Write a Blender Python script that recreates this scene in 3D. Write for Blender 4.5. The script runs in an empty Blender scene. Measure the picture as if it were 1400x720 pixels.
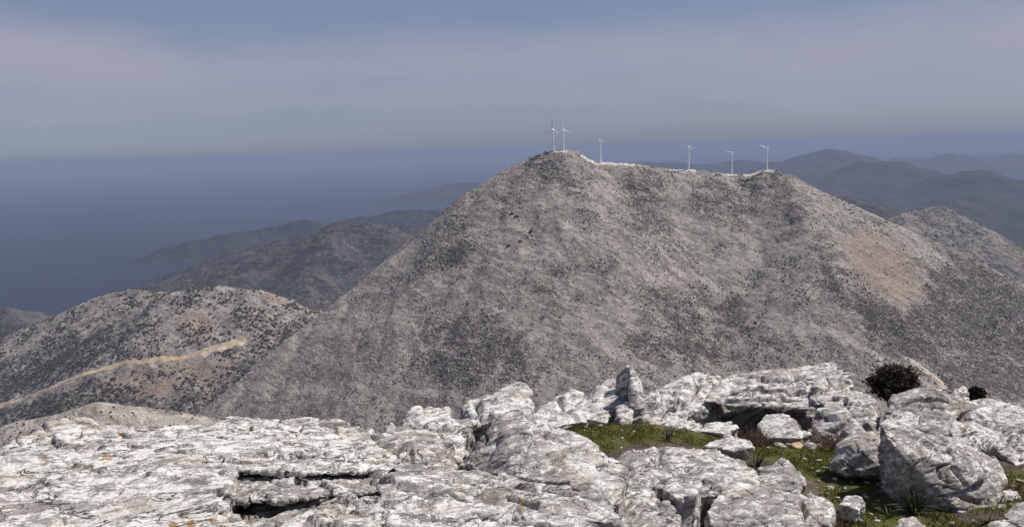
import bpy, bmesh, math, random
import numpy as np
from mathutils import Matrix, Vector
random.seed(7); rng = np.random.default_rng(7)
R_ = math.radians
S = bpy.context.scene
C = S.collection

# ------------------------------------------------------------------ camera
W, H, F = 1400.0, 720.0, 1100.0          # frame and focal length in the photograph's pixels
PITCH, ROLL = R_(8.02), R_(1.75)
cam_d = bpy.data.cameras.new('camera'); cam = bpy.data.objects.new('camera', cam_d); C.objects.link(cam)
cam_d.sensor_fit = 'HORIZONTAL'; cam_d.sensor_width = 36.0; cam_d.lens = 36.0 * F / W
cam_d.clip_start = 0.05; cam_d.clip_end = 400000.0
RC = Matrix.Rotation(math.pi / 2 - PITCH, 3, 'X') @ Matrix.Rotation(-ROLL, 3, 'Z')
cam.rotation_euler = RC.to_euler(); S.camera = cam
# ------------------------------------------------------------------ sky, sun, exposure
SUN_EL, SUN_AZ = 53.0, 74.0              # azimuth clockwise from the view direction
world = bpy.data.worlds.new('World'); S.world = world; world.use_nodes = True
sun_d = bpy.data.lights.new('sun', 'SUN'); sun = bpy.data.objects.new('sun', sun_d); C.objects.link(sun)
sun_d.energy = 4.9; sun_d.angle = R_(0.8); sun_d.color = (1.0, 0.955, 0.90)
sdir = Vector((math.cos(R_(SUN_EL)) * math.sin(R_(SUN_AZ)), math.cos(R_(SUN_EL)) * math.cos(R_(SUN_AZ)), math.sin(R_(SUN_EL))))
sun.rotation_euler = sdir.to_track_quat('Z', 'Y').to_euler()
S.view_settings.view_transform = 'Standard'; S.view_settings.look = 'None'
S.view_settings.exposure = 0.18; S.view_settings.gamma = 1.0; S.view_settings.use_curve_mapping = False
S.render.engine = 'CYCLES'
S.cycles.use_denoising = True
S.cycles.max_bounces = 5; S.cycles.diffuse_bounces = 3; S.cycles.volume_bounces = 1
S.cycles.sample_clamp_indirect = 4.0
HAZE_DENSITY = 5.9e-5
SKY_STRENGTH = 0.085
PAT_LOC = (3.33, 5.49, 1.17)

def build_sky():
    nt = world.node_tree; nt.nodes.clear(); n = nt.nodes.new; L = nt.links.new
    out = n('ShaderNodeOutputWorld'); bg = n('ShaderNodeBackground'); bg.inputs[1].default_value = SKY_STRENGTH
    sky = n('ShaderNodeTexSky'); sky.sky_type = 'NISHITA'; sky.sun_disc = False
    sky.sun_elevation = R_(SUN_EL); sky.sun_rotation = R_(SUN_AZ)
    sky.altitude = 900; sky.air_density = 1.0; sky.dust_density = 2.5; sky.ozone_density = 1.5
    tc = n('ShaderNodeTexCoord'); sep = n('ShaderNodeSeparateXYZ'); L(tc.outputs['Generated'], sep.inputs[0])
    def math_(op, a, b=None, clamp=False):
        m = n('ShaderNodeMath'); m.operation = op; m.use_clamp = clamp
        for i, v in enumerate((a, b)):
            if v is None: continue
            if isinstance(v, (int, float)): m.inputs[i].default_value = v
            else: L(v, m.inputs[i])
        return m.outputs[0]
    def noise(scale, detail, sx, sz, rough=0.5, loc=(0, 0, 0)):
        mp = n('ShaderNodeMapping'); mp.inputs['Location'].default_value = loc; mp.inputs['Scale'].default_value = (sx, sx, sz); L(tc.outputs['Generated'], mp.inputs[0])
        t = n('ShaderNodeTexNoise'); t.inputs['Scale'].default_value = scale; t.inputs['Detail'].default_value = detail
        t.inputs['Roughness'].default_value = rough; L(mp.outputs[0], t.inputs['Vector']); return t.outputs[0]
    def ramp(fac, stops, interp='EASE'):
        r = n('ShaderNodeValToRGB'); cr = r.color_ramp; cr.interpolation = interp
        while len(cr.elements) < len(stops): cr.elements.new(0.5)
        for e, (p, c) in zip(cr.elements, stops): e.position = p; e.color = c if len(c) == 4 else (*c, 1)
        L(fac, r.inputs[0]); return r.outputs[0]
    def mix(f, a, b):
        m = n('ShaderNodeMix'); m.data_type = 'RGBA'
        for s, v in ((m.inputs[0], f), (m.inputs[6], a), (m.inputs[7], b)):
            if isinstance(v, (int, float)): s.default_value = v
            elif isinstance(v, tuple): s.default_value = (*v, 1)
            else: L(v, s)
        return m.outputs[2]
    k = 1.0 / SKY_STRENGTH
    def col(r, g, b): return (r * k, g * k, b * k)
    # the veil of high cloud: greyer than the blue above it, level base, ragged top
    z = sep.outputs[2]
    wob = noise(2.2, 5, 1.0, 3.0, 0.55)
    zz = math_('ADD', z, math_('MULTIPLY', math_('SUBTRACT', wob, 0.5), 0.13))
    veil = ramp(zz, [(0.026, (0, 0, 0)), (0.060, (0.75, 0.75, 0.75)), (0.105, (1, 1, 1)), (0.165, (0.15, 0.15, 0.15)), (0.30, (0.1, 0.1, 0.1)), (0.6, (0.25, 0.25, 0.25))])
    pat = noise(1.7, 7, 1.0, 3.2, 0.62, PAT_LOC)
    veil = math_('MULTIPLY', veil, ramp(pat, [(0.34, (0.25, 0.25, 0.25)), (0.50, (0.75, 0.75, 0.75)), (0.62, (1, 1, 1))]), True)
    streaks = noise(2.6, 6, 1.0, 16.0, 0.6)
    veil = math_('MULTIPLY', veil, math_('ADD', math_('MULTIPLY', streaks, 0.5), 0.72), True)
    # clear air of the sky below and above the veil
    base = ramp(z, [(0.0, (0.178, 0.212, 0.295)), (0.006, (0.205, 0.242, 0.325)), (0.013, (0.240, 0.285, 0.372)), (0.026, (0.228, 0.280, 0.375)), (0.055, (0.185, 0.24, 0.345)), (0.17, (0.155, 0.205, 0.33)), (0.5, (0.11, 0.155, 0.275)), (1.0, (0.08, 0.118, 0.215))], 'LINEAR')
    hazy = ramp(z, [(0.0, (0.170, 0.202, 0.285)), (0.010, (0.188, 0.220, 0.300)), (0.03, (0.218, 0.250, 0.335)), (0.07, (0.205, 0.245, 0.350)), (0.17, (0.155, 0.205, 0.33)), (0.5, (0.11, 0.155, 0.275)), (1.0, (0.08, 0.118, 0.215))], 'LINEAR')
    side = n('ShaderNodeMapRange'); side.interpolation_type = 'SMOOTHSTEP'; L(sep.outputs[0], side.inputs[0]); side.inputs[1].default_value = -0.55; side.inputs[2].default_value = 0.10
    base = mix(side.outputs[0], base, hazy)
    bs = n('ShaderNodeVectorMath'); bs.operation = 'SCALE'; L(base, bs.inputs[0]); bs.inputs[3].default_value = k
    clear = mix(0.80, sky.outputs[0], bs.outputs[0])
    L(mix(veil, clear, col(0.315, 0.322, 0.412)), bg.inputs[0]); L(bg.outputs[0], out.inputs[0])
build_sky()

# ------------------------------------------------------------------ helpers: projection and noise
RCn = np.array(RC)
def at(px, py, d):
    """point in the place that the photograph shows at (px, py), d metres ahead"""
    v = RCn @ np.array([(px - W / 2) / F, -(py - H / 2) / F, -1.0]); return v * (d / v[1])
def pix(P):
    q = np.asarray(P) @ RCn; return np.stack([W / 2 - F * q[:, 0] / q[:, 2], H / 2 + F * q[:, 1] / q[:, 2]], 1)

_g = np.random.default_rng(3)
_perm = _g.permutation(256); _perm = np.concatenate([_perm, _perm, _perm]).astype(np.int32)
_grad = _g.normal(size=(256, 3)); _grad = (_grad / np.linalg.norm(_grad, axis=1)[:, None] * 1.4).astype(np.float32)
def pn(P, seed=0):
    P = np.asarray(P, np.float64) + np.array([seed * 17.31, seed * 5.77, seed * 11.13])
    out = np.empty(len(P), np.float32)
    for s in range(0, len(P), 200000):
        p = P[s:s + 200000]; i = np.floor(p); f = (p - i).astype(np.float32); i = i.astype(np.int64) & 255
        u = f * f * f * (f * (f * 6 - 15) + 10); r = []
        for dx in (0, 1):
            a = _perm[i[:, 0] + dx]
            for dy in (0, 1):
                b = _perm[a + i[:, 1] + dy]
                for dz in (0, 1):
                    g = _grad[_perm[b + i[:, 2] + dz]]
                    r.append(g[:, 0] * (f[:, 0] - dx) + g[:, 1] * (f[:, 1] - dy) + g[:, 2] * (f[:, 2] - dz))
        lz = [r[k] + u[:, 2] * (r[k + 1] - r[k]) for k in (0, 2, 4, 6)]
        ly = [lz[k] + u[:, 1] * (lz[k + 1] - lz[k]) for k in (0, 2)]
        out[s:s + 200000] = ly[0] + u[:, 0] * (ly[1] - ly[0])
    return out
def fbm(P, oct=4, seed=0, gain=0.5, lac=2.03):
    P = np.asarray(P, np.float64); a, s, t = 1.0, 0.0, 0.0
    for k in range(oct): s = s + a * pn(P * lac ** k, seed + k); t += a; a *= gain
    return s / t
def ridged(P, oct=4, seed=0, gain=0.5):
    P = np.asarray(P, np.float64); a, s, t = 1.0, 0.0, 0.0
    for k in range(oct): s = s + a * (1 - 2 * np.abs(pn(P * 2.05 ** k, seed + k))); t += a; a *= gain
    return s / t
def sm(a, b, x): t = np.clip((x - a) / (b - a), 0, 1); return t * t * (3 - 2 * t)
def p3(x, y, s=1.0, z=0.0): return np.stack([x * s, y * s, np.full_like(x, z)], 1)

# ------------------------------------------------------------------ helpers: objects and materials
def tag(o, label=None, cat=None, group=None, kind=None):
    if label: o['label'] = label
    if cat: o['category'] = cat
    if group: o['group'] = group
    if kind: o['kind'] = kind
    return o
def mesh_from(name, V, Fc, smooth=True):
    m = bpy.data.meshes.new(name); V = np.asarray(V, np.float32); Fc = np.asarray(Fc, np.int32)
    k = Fc.shape[1]; m.vertices.add(len(V)); m.vertices.foreach_set('co', V.ravel())
    m.loops.add(Fc.size); m.loops.foreach_set('vertex_index', Fc.ravel())
    m.polygons.add(len(Fc)); m.polygons.foreach_set('loop_start', np.arange(0, Fc.size, k, dtype=np.int32))
    m.polygons.foreach_set('use_smooth', np.full(len(Fc), smooth))
    m.update(calc_edges=True); m.validate(); return m
def attr(m, name, vals):
    a = m.attributes.new(name, 'FLOAT', 'POINT'); a.data.foreach_set('value', np.asarray(vals, np.float32))
def obj(name, m, mat=None, parent=None):
    o = bpy.data.objects.new(name, m); C.objects.link(o)
    if mat is not None: o.data.materials.clear(); o.data.materials.append(mat)
    if parent is not None: o.parent = parent
    return o
def empty(name, loc=(0, 0, 0), rz=0.0):
    o = bpy.data.objects.new(name, None); C.objects.link(o); o.location = loc; o.rotation_euler = (0, 0, rz); o.empty_display_size = 0.2
    return o

class NT:
    def __init__(s, name):
        s.m = bpy.data.materials.new(name); s.m.use_nodes = True; s.t = s.m.node_tree; s.t.nodes.clear()
        s.out = s.n('ShaderNodeOutputMaterial'); s.b = s.n('ShaderNodeBsdfPrincipled'); s.l(s.b.outputs[0], s.out.inputs[0])
        s.geo = s.n('ShaderNodeNewGeometry'); s.b.inputs['Roughness'].default_value = 0.9; s.b.inputs['Specular IOR Level'].default_value = 0.2
    def n(s, k): return s.t.nodes.new(k)
    def l(s, a, b): s.t.links.new(a, b)
    def put(s, sock, v):
        if isinstance(v, (int, float)): sock.default_value = v
        elif isinstance(v, tuple): sock.default_value = (*v, 1) if len(v) == 3 and sock.type == 'RGBA' else v
        else: s.l(v, sock)
    def pos(s, scale=(1, 1, 1), rot=(0, 0, 0)):
        mp = s.n('ShaderNodeMapping'); mp.vector_type = 'POINT'; mp.inputs['Scale'].default_value = scale; mp.inputs['Rotation'].default_value = rot
        s.l(s.geo.outputs['Position'], mp.inputs[0]); return mp.outputs[0]
    def rotpos(s, rot, scale):   # rotate first, then scale: layers along a tilted axis
        a = s.pos((1, 1, 1), rot); mp = s.n('ShaderNodeMapping'); mp.inputs['Scale'].default_value = scale; s.l(a, mp.inputs[0]); return mp.outputs[0]
    def noise(s, vec, scale, detail=4, rough=0.55, dist=0.0):
        t = s.n('ShaderNodeTexNoise'); t.inputs['Scale'].default_value = scale; t.inputs['Detail'].default_value = detail
        t.inputs['Roughness'].default_value = rough; t.inputs['Distortion'].default_value = dist; s.l(vec, t.inputs['Vector']); return t.outputs[0]
    def voro(s, vec, scale, feature='F1', rnd=1.0):
        t = s.n('ShaderNodeTexVoronoi'); t.feature = feature; t.inputs['Scale'].default_value = scale; t.inputs['Randomness'].default_value = rnd
        s.l(vec, t.inputs['Vector']); return t
    def rng(s, v, a, b, c=0.0, d=1.0):
        m = s.n('ShaderNodeMapRange'); m.interpolation_type = 'SMOOTHSTEP'; m.clamp = True
        s.put(m.inputs[0], v); m.inputs[1].default_value = a; m.inputs[2].default_value = b; m.inputs[3].default_value = c; m.inputs[4].default_value = d
        return m.outputs[0]
    def math(s, op, a, b=0.0, clamp=False):
        m = s.n('ShaderNodeMath'); m.operation = op; m.use_clamp = clamp; s.put(m.inputs[0], a); s.put(m.inputs[1], b); return m.outputs[0]
    def mix(s, f, a, b):
        m = s.n('ShaderNodeMix'); m.data_type = 'RGBA'; s.put(m.inputs[0], f); s.put(m.inputs[6], a); s.put(m.inputs[7], b); return m.outputs[2]
    def at(s, name):
        a = s.n('ShaderNodeAttribute'); a.attribute_name = name; return a.outputs['Fac']
    def color(s, c): s.put(s.b.inputs['Base Color'], c)
    def bump(s, h, strength=0.5, dist=0.02):
        b = s.n('ShaderNodeBump'); b.inputs['Strength'].default_value = strength; b.inputs['Distance'].default_value = dist
        s.l(h, b.inputs['Height']); s.l(b.outputs[0], s.b.inputs['Normal'])

# dipping layers of the bedrock (near rocks): layer planes slope down to the left and a little towards the viewer
SN = np.array([-0.22, 0.42, 0.88]); SN /= np.linalg.norm(SN)
def mat_limestone():
    t = NT('limestone')
    lay = t.rotpos((R_(26), R_(14), 0), (1.0, 1.0, 4.2))
    rnd = t.n('ShaderNodeObjectInfo').outputs['Random']; tone = t.at('tone')
    big = t.math('ADD', t.noise(t.pos(), 0.9, 5, 0.6, 0.4), t.math('MULTIPLY', tone, -0.11))
    streak = t.math('ADD', t.noise(lay, 4.2, 9, 0.74, 0.6), t.math('MULTIPLY', t.math('SUBTRACT', t.math('FRACT', t.math('MULTIPLY', rnd, 7.31)), 0.5), 0.10))
    mott = t.noise(t.pos(), 11.0, 7, 0.76, 0.7)
    fine = t.noise(lay, 30.0, 6, 0.76, 0.4)
    speck = t.noise(t.pos(), 70.0, 4, 0.75)
    c = t.mix(t.rng(streak, 0.42, 0.57), (0.31, 0.282, 0.262), (0.56, 0.530, 0.496))
    c = t.mix(t.math('MULTIPLY', t.rng(big, 0.48, 0.62), 0.55), c, (0.30, 0.270, 0.248))
    c = t.mix(t.math('MULTIPLY', t.rng(t.math('ADD', mott, t.math('ADD', t.math('MULTIPLY', t.math('SUBTRACT', streak, 0.5), 0.8), t.math('MULTIPLY', tone, 0.055))), 0.487, 0.545), 0.92), c, (0.79, 0.758, 0.718))
    c = t.mix(t.math('MULTIPLY', t.rng(fine, 0.53, 0.66), 0.55), c, (0.20, 0.178, 0.165))
    warm = t.noise(t.pos(), 2.3, 4, 0.6, 0.3)
    c = t.mix(t.math('MULTIPLY', t.rng(warm, 0.54, 0.70), 0.45), c, (0.42, 0.33, 0.25))
    vein = t.math('ABSOLUTE', t.math('SUBTRACT', t.noise(t.rotpos((R_(26), R_(14), 0), (1.0, 1.0, 2.2)), 2.6, 6, 0.62, 1.0), 0.5))
    c = t.mix(t.math('MULTIPLY', t.rng(vein, 0.016, 0.003), t.rng(t.noise(t.pos(), 1.8, 2), 0.46, 0.58)), c, (0.085, 0.072, 0.066))
    lich = t.math('MULTIPLY', t.rng(speck, 0.55, 0.61), t.rng(t.math('SUBTRACT', t.noise(t.pos(), 2.9, 3), t.math('MULTIPLY', tone, 0.05)), 0.38, 0.55))
    c = t.mix(t.math('MULTIPLY', lich, 0.68), c, (0.105, 0.095, 0.09))
    yl = t.rng(t.math('ADD', t.at('lichen'), t.math('MULTIPLY', t.math('SUBTRACT', t.noise(t.pos(), 26, 4, 0.7), 0.5), 3.2)), 0.55, 0.70)
    c = t.mix(t.math('MULTIPLY', yl, 0.85), c, (0.33, 0.17, 0.05))
    grain = t.noise(lay, 130.0, 3, 0.75)
    gm = t.n('ShaderNodeVectorMath'); gm.operation = 'SCALE'; t.l(c, gm.inputs[0]); t.l(t.rng(grain, 0.3, 0.7, 0.78, 1.2), gm.inputs[3])
    t.color(gm.outputs[0])
    pit = t.voro(t.pos(), 30.0).outputs['Distance']
    h = t.math('ADD', t.math('MULTIPLY', fine, 1.0), t.math('ADD', t.math('MULTIPLY', speck, 0.55), t.math('MULTIPLY', t.rng(pit, 0.0, 0.35), 0.28)))
    h = t.math('ADD', h, t.math('MULTIPLY', t.noise(lay, 10.0, 6, 0.75), 1.6))
    h = t.math('SUBTRACT', h, t.math('MULTIPLY', t.rng(vein, 0.02, 0.0), 1.4))
    t.bump(h, 0.9, 0.012)
    return t.m
def mat_soil():
    t = NT('mountain_soil')
    n1 = t.noise(t.pos(), 3.0, 6, 0.65); n2 = t.noise(t.pos(), 30.0, 5, 0.7)
    c = t.mix(t.rng(n1, 0.4, 0.62), (0.060, 0.045, 0.034), (0.12, 0.092, 0.068))
    c = t.mix(t.math('MULTIPLY', t.rng(n2, 0.55, 0.7), 0.5), c, (0.27, 0.24, 0.21))
    g = t.rng(t.math('ADD', t.at('grass'), t.math('MULTIPLY', t.math('SUBTRACT', t.noise(t.pos(), 9, 4), 0.5), 1.2)), 0.35, 0.6)
    c = t.mix(t.math('MULTIPLY', g, 0.85), c, t.mix(t.rng(t.noise(t.pos(), 14, 5, 0.7), 0.38, 0.62), (0.045, 0.042, 0.014), (0.105, 0.112, 0.018))); t.color(c); t.bump(t.math('ADD', n1, n2), 0.8, 0.03); return t.m
def mat_terrain(name, rock, soil, shrub, fine=0.11, cover=0.5, mid=0.022, bump=3.0, strong=0.9):
    """bare karst seen from far: pale rock, thin soil, dark scrub too small to tell apart"""
    t = NT(name)
    lay = t.rotpos((R_(8), R_(-22), R_(20)), (1.0, 1.0, 2.4))
    a = t.noise(lay, fine, 5, 0.72, 0.4); b = t.noise(t.pos(), mid, 6, 0.66, 0.6); d = t.noise(t.pos(), fine * 3.1, 4, 0.75); e = t.noise(t.pos(), mid * 0.28, 5, 0.6)
    c = t.mix(t.rng(a, 0.38, 0.62), soil, rock)
    c = t.mix(t.math('MULTIPLY', t.rng(b, 0.46, 0.62), 0.42), c, tuple(0.6 * x + 0.4 * y for x, y in zip(soil, shrub)))
    c = t.mix(t.math('MULTIPLY', t.rng(e, 0.50, 0.62), 0.25), c, tuple(1.25 * x for x in rock))
    chute = t.noise(t.rotpos((0, 0, R_(38)), (0.16, 1.0, 0.6)), fine * 0.55, 6, 0.7, 0.5)
    c = t.mix(t.math('MULTIPLY', t.rng(chute, 0.50, 0.62), 0.55), c, tuple(1.5 * x for x in rock))
    c = t.mix(t.math('MULTIPLY', t.rng(chute, 0.47, 0.36), 0.55), c, tuple(0.5 * x + 0.5 * y for x, y in zip(soil, shrub)))
    ea = t.rng(t.math('ADD', t.at('earth'), t.math('MULTIPLY', t.math('SUBTRACT', t.noise(t.pos(), mid * 1.6, 6, 0.75), 0.5), 2.0)), 0.32, 0.85)
    c = t.mix(t.math('MULTIPLY', ea, t.math('MULTIPLY', t.rng(t.at('earth'), 0.02, 0.25), 0.92)), c, (0.250, 0.186, 0.144))
    cov = t.math('ADD', d, t.math('MULTIPLY', t.math('SUBTRACT', b, 0.5), 0.75))
    cov = t.math('ADD', cov, t.math('MULTIPLY', t.at('scrub'), 0.14))
    c = t.mix(t.math('MULTIPLY', t.rng(cov, cover, cover + 0.10), strong), c, shrub)
    sp = t.noise(lay, fine * 4.2, 3, 0.8)
    c = t.mix(t.math('MULTIPLY', t.rng(t.math('ADD', sp, t.math('MULTIPLY', t.math('SUBTRACT', a, 0.5), 0.6)), 0.575, 0.64), 0.85), c, tuple(1.75 * x for x in rock))
    t.color(c); t.bump(t.math('ADD', a, d), 0.9, bump); return t.m
def mat_track(name, c0, c1, sc=0.15):
    t = NT(name); t.color(t.mix(t.rng(t.noise(t.pos(), sc, 5, 0.7), 0.35, 0.65), c0, c1)); t.bump(t.noise(t.pos(), sc * 3, 4), 0.5, 0.6); return t.m
def mat_plain(name, c, var=0.3, sc=8.0, rough=0.9, trans=None):
    t = NT(name); lo = tuple(x * (1 - var) for x in c); hi = tuple(x * (1 + var) for x in c)
    ri = t.n('ShaderNodeObjectInfo').outputs['Random']
    f = t.math('ADD', t.math('MULTIPLY', t.noise(t.pos(), sc, 4), 0.8), t.math('MULTIPLY', ri, 0.2))
    t.color(t.mix(t.rng(f, 0.3, 0.7), lo, hi)); t.b.inputs['Roughness'].default_value = rough; return t.m
def mat_sea():
    t = NT('sea_water'); t.color(t.mix(t.rng(t.noise(t.rotpos((0, 0, R_(25)), (0.25, 1, 1)), 0.0006, 6, 0.65), 0.38, 0.66), (0.012, 0.019, 0.034), (0.020, 0.029, 0.048)))
    t.b.inputs['Roughness'].default_value = 0.45; t.b.inputs['Specular IOR Level'].default_value = 0.12
    t.bump(t.noise(t.pos((1, 0.5, 1)), 0.05, 4, 0.7), 0.6, 1.5); return t.m

LIME = mat_limestone(); SOIL = mat_soil()

# ------------------------------------------------------------------ terrain
SEA = -800.0
def seg_dist(X, Y, line, sx=1.0, sy=1.0):
    """for each point: best (z - ...) envelope inputs: distance to polyline and the line's height there"""
    best = None
    for (a, b) in zip(line[:-1], line[1:]):
        dx, dy = (b[0] - a[0]) * sx, (b[1] - a[1]) * sy; L2 = dx * dx + dy * dy + 1e-9
        t = np.clip((((X - a[0]) * sx) * dx + ((Y - a[1]) * sy) * dy) / L2, 0, 1)
        dd = np.hypot((X - a[0]) * sx - t * dx, (Y - a[1]) * sy - t * dy); z = a[2] + t * (b[2] - a[2]); yield dd, z
def envelope(X, Y, ridges, slope, sx=1.0, sy=1.0, rnd=0.0):
    """ridge lines with flanks of the given slope; also the distance below the crest"""
    Z = np.full_like(X, -1e9)
    for line in ridges:
        for dd, z in seg_dist(X, Y, line, sx, sy):
            h = z - slope * (np.sqrt(dd * dd + rnd * rnd) - rnd); Z = np.maximum(Z, h)
    return Z
def smax(a, b, k):
    h = np.clip(0.5 + 0.5 * (a - b) / k, 0, 1); return b + (a - b) * h + k * h * (1 - h)
def ln(pts, d=None): return [at(p[0], p[1], p[2] if d is None else d) for p in pts]

MAIN = ln([(180, 655, 1290), (270, 570, 1370), (330, 519, 1430), (400, 460, 1490), (470, 405, 1550), (540, 350, 1610), (600, 301, 1660), (640, 263, 1700), (690, 232, 1725), (735, 211, 1740),
           (755, 205, 1745), (775, 203, 1750), (790, 207, 1755), (800, 215, 1760), (815, 221, 1765), (840, 223, 1765), (870, 224, 1765), (900, 229, 1765), (925, 232, 1765), (945, 231, 1765),
           (975, 235, 1765), (1000, 238, 1765), (1025, 238, 1760), (1045, 231, 1755), (1058, 231, 1750), (1075, 239, 1745), (1100, 251, 1735), (1150, 273, 1715), (1190, 291, 1695), (1240, 313, 1670),
           (1300, 339, 1640), (1350, 363, 1610), (1400, 389, 1580), (1480, 432, 1530), (1600, 500, 1450)])
SPUR = ln([(1075, 239, 1745), (1105, 320, 1520), (1140, 390, 1392), (1200, 440, 1330), (1290, 528, 1265), (1360, 600, 1200)])
SPUR2 = ln([(775, 203, 1750), (740, 290, 1500), (690, 420, 1270), (660, 540, 1130), (650, 640, 1050)])
def z_main(X, Y):
    Z0 = envelope(X, Y, [MAIN], 0.76, 1.06, 0.90, 6.0)
    Z = smax(Z0, envelope(X, Y, [SPUR], 0.62, 1, 1, 10.0), 12.0)
    crest = np.full_like(X, 1e9)
    for dd, z in seg_dist(X, Y, MAIN): crest = np.minimum(crest, dd)
    k = sm(5, 160, crest); wx = fbm(p3(X, Y, 1 / 260.0), 3, 5) * 90
    gul = ridged(p3((X * 0.85 - Y * 0.5 + wx) * 1.0, (Y * 0.85 + X * 0.5 + wx) * 0.5, 1 / 170.0), 4, 11)
    Z = Z + k * (gul * 15 - 7) + (0.25 + 0.75 * k) * fbm(p3(X, Y, 1 / 45.0), 4, 21) * 9.0 + fbm(p3(X, Y, 1 / 9.0), 3, 31, 0.6) * 2.6
    return Z
LH1 = ln([(-120, 520, 2050), (-40, 480, 2120), (40, 447, 2180), (100, 425, 2230), (130, 408, 2260), (160, 398, 2280), (190, 395, 2290), (225, 400, 2280), (250, 402, 2270)])
LH2 = ln([(150, 470, 1900), (200, 428, 1960), (240, 398, 2000), (265, 393, 2010), (290, 391, 2015), (320, 393, 2010), (345, 395, 2000), (365, 401, 1990), (385, 411, 1980), (402, 422, 1960), (425, 440, 1920)])
def z_left(X, Y):
    Z = smax(envelope(X, Y, [LH1], 0.47, 1.0, 1.0, 20.0), envelope(X, Y, [LH2], 0.55, 1.0, 0.88, 20.0), 14.0)
    crest = np.full_like(X, 1e9)
    for l in (LH1, LH2):
        for dd, z in seg_dist(X, Y, l): crest = np.minimum(crest, dd)
    k = sm(10, 220, crest); wx = fbm(p3(X, Y, 1 / 240.0), 3, 6) * 80
    Z = Z + k * (ridged(p3(X + wx, (Y + wx) * 0.6, 1 / 190.0), 4, 13) * 20 - 10) + fbm(p3(X, Y, 1 / 40.0), 4, 22) * 7 + fbm(p3(X, Y, 1 / 10.0), 3, 33) * 2.0
    return Z
FL = ln([(-200, 470, 3300), (-60, 425, 3300), (0, 421, 3300), (30, 426, 3300), (60, 436, 3300), (90, 452, 3250)])
FL2 = ln([(-150, 470, 2700), (-20, 452, 2700), (40, 447, 2700), (80, 462, 2650)])
def z_farleft(X, Y): return smax(envelope(X, Y, [FL], 0.42, 1, 1, 30.), envelope(X, Y, [FL2], 0.42, 1, 1, 30.), 30.) + fbm(p3(X, Y, 1 / 120.0), 5, 43) * 22
BL = ln([(205, 389, 5150), (245, 374, 4900), (290, 353, 4700), (330, 341, 4550), (370, 331, 4450), (420, 321, 4350), (465, 306, 4250), (500, 304, 4200), (540, 309, 4150), (565, 319, 4100), (620, 345, 4000)])
BL2 = ln([(465, 306, 4250), (440, 350, 3700), (420, 400, 3250), (400, 450, 2950)])
BL3 = ln([(330, 341, 4550), (300, 380, 3900), (290, 420, 3400)])
def z_blue(X, Y):
    Z = smax(smax(envelope(X, Y, [BL], 0.40, 1, 1, 40.), envelope(X, Y, [BL2], 0.45, 1, 1, 30.), 30.), envelope(X, Y, [BL3], 0.42, 1, 1, 30.), 30.)
    crest = np.full_like(X, 1e9)
    for dd, z in seg_dist(X, Y, BL): crest = np.minimum(crest, dd)
    k = sm(20, 400, crest)
    return Z + k * (ridged(p3(X, Y, 1 / 420.0), 4, 17) * 55 - 15) + fbm(p3(X, Y, 1 / 130.0), 4, 23) * 16 + fbm(p3(X, Y, 1 / 30.0), 3, 34) * 6
HD = ln([(212, 353, 6420), (228, 339, 6500), (262, 329, 6600), (300, 323, 6700), (345, 317, 6850), (400, 304, 7000), (415, 301, 7050), (440, 305, 7100), (480, 301, 7200), (520, 293, 7300), (545, 288, 7400), (600, 288, 7400), (700, 296, 7400)])
def z_head(X, Y): return envelope(X, Y, [HD], 0.42, 1, 1, 30.) + (ridged(p3(X, Y, 1 / 600.0), 4, 19) * 40 - 20) + fbm(p3(X, Y, 1 / 200.0), 4, 24) * 22
IS = ln([(512, 274, 13500), (530, 271, 13600), (550, 267, 13700), (577, 260, 13900), (602, 253, 14000), (632, 248, 14200), (652, 249, 14300), (720, 250, 14400)])
def z_isl(X, Y): return envelope(X, Y, [IS], 0.30, 1, 1, 60.) + fbm(p3(X, Y, 1 / 700.0), 5, 26) * 45
RH = ln([(1150, 330, 2500), (1200, 306, 2560), (1225, 297, 2600), (1250, 288, 2640), (1275, 282, 2660), (1290, 284, 2660), (1320, 299, 2640), (1350, 316, 2600), (1400, 341, 2540), (1480, 385, 2450)])
def z_right(X, Y):
    crest = np.full_like(X, 1e9)
    for dd, z in seg_dist(X, Y, RH): crest = np.minimum(crest, dd)
    return envelope(X, Y, [RH], 0.62, 1, 0.9, 15.) + sm(10, 200, crest) * (ridged(p3(X, Y, 1 / 220.0), 4, 18) * 22 - 8) + fbm(p3(X, Y, 1 / 60.0), 4, 27) * 10 + fbm(p3(X, Y, 1 / 12.0), 3, 35) * 2.5
RM = ln([(1080, 262, 4300), (1150, 268, 4200), (1190, 277, 4100), (1240, 292, 4000), (1330, 330, 3900)])
def z_rmid(X, Y): return envelope(X, Y, [RM], 0.42, 1, 1, 40.) + fbm(p3(X, Y, 1 / 200.0), 5, 28) * 35
def chain(*ls): return [ln(l) for l in ls]
FM1 = chain([(860, 226, 16000), (890, 222, 16000), (925, 220, 16000), (960, 222, 16000), (992, 219, 16000), (1020, 219, 16000), (1050, 223, 16000), (1080, 224, 16000)])
FM2 = chain([(1040, 236, 13500), (1070, 222, 13600), (1098, 215, 13700), (1115, 209, 13800), (1130, 207, 13800), (1150, 210, 13700), (1168, 215, 13600), (1195, 222, 13500), (1230, 232, 13400), (1290, 245, 13000)])
FM3 = chain([(1180, 226, 19000), (1230, 219, 19000), (1290, 212, 19000), (1340, 209, 19000), (1380, 212, 19000), (1440, 214, 19000), (1520, 208, 19000), (1640, 216, 19000)])
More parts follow.
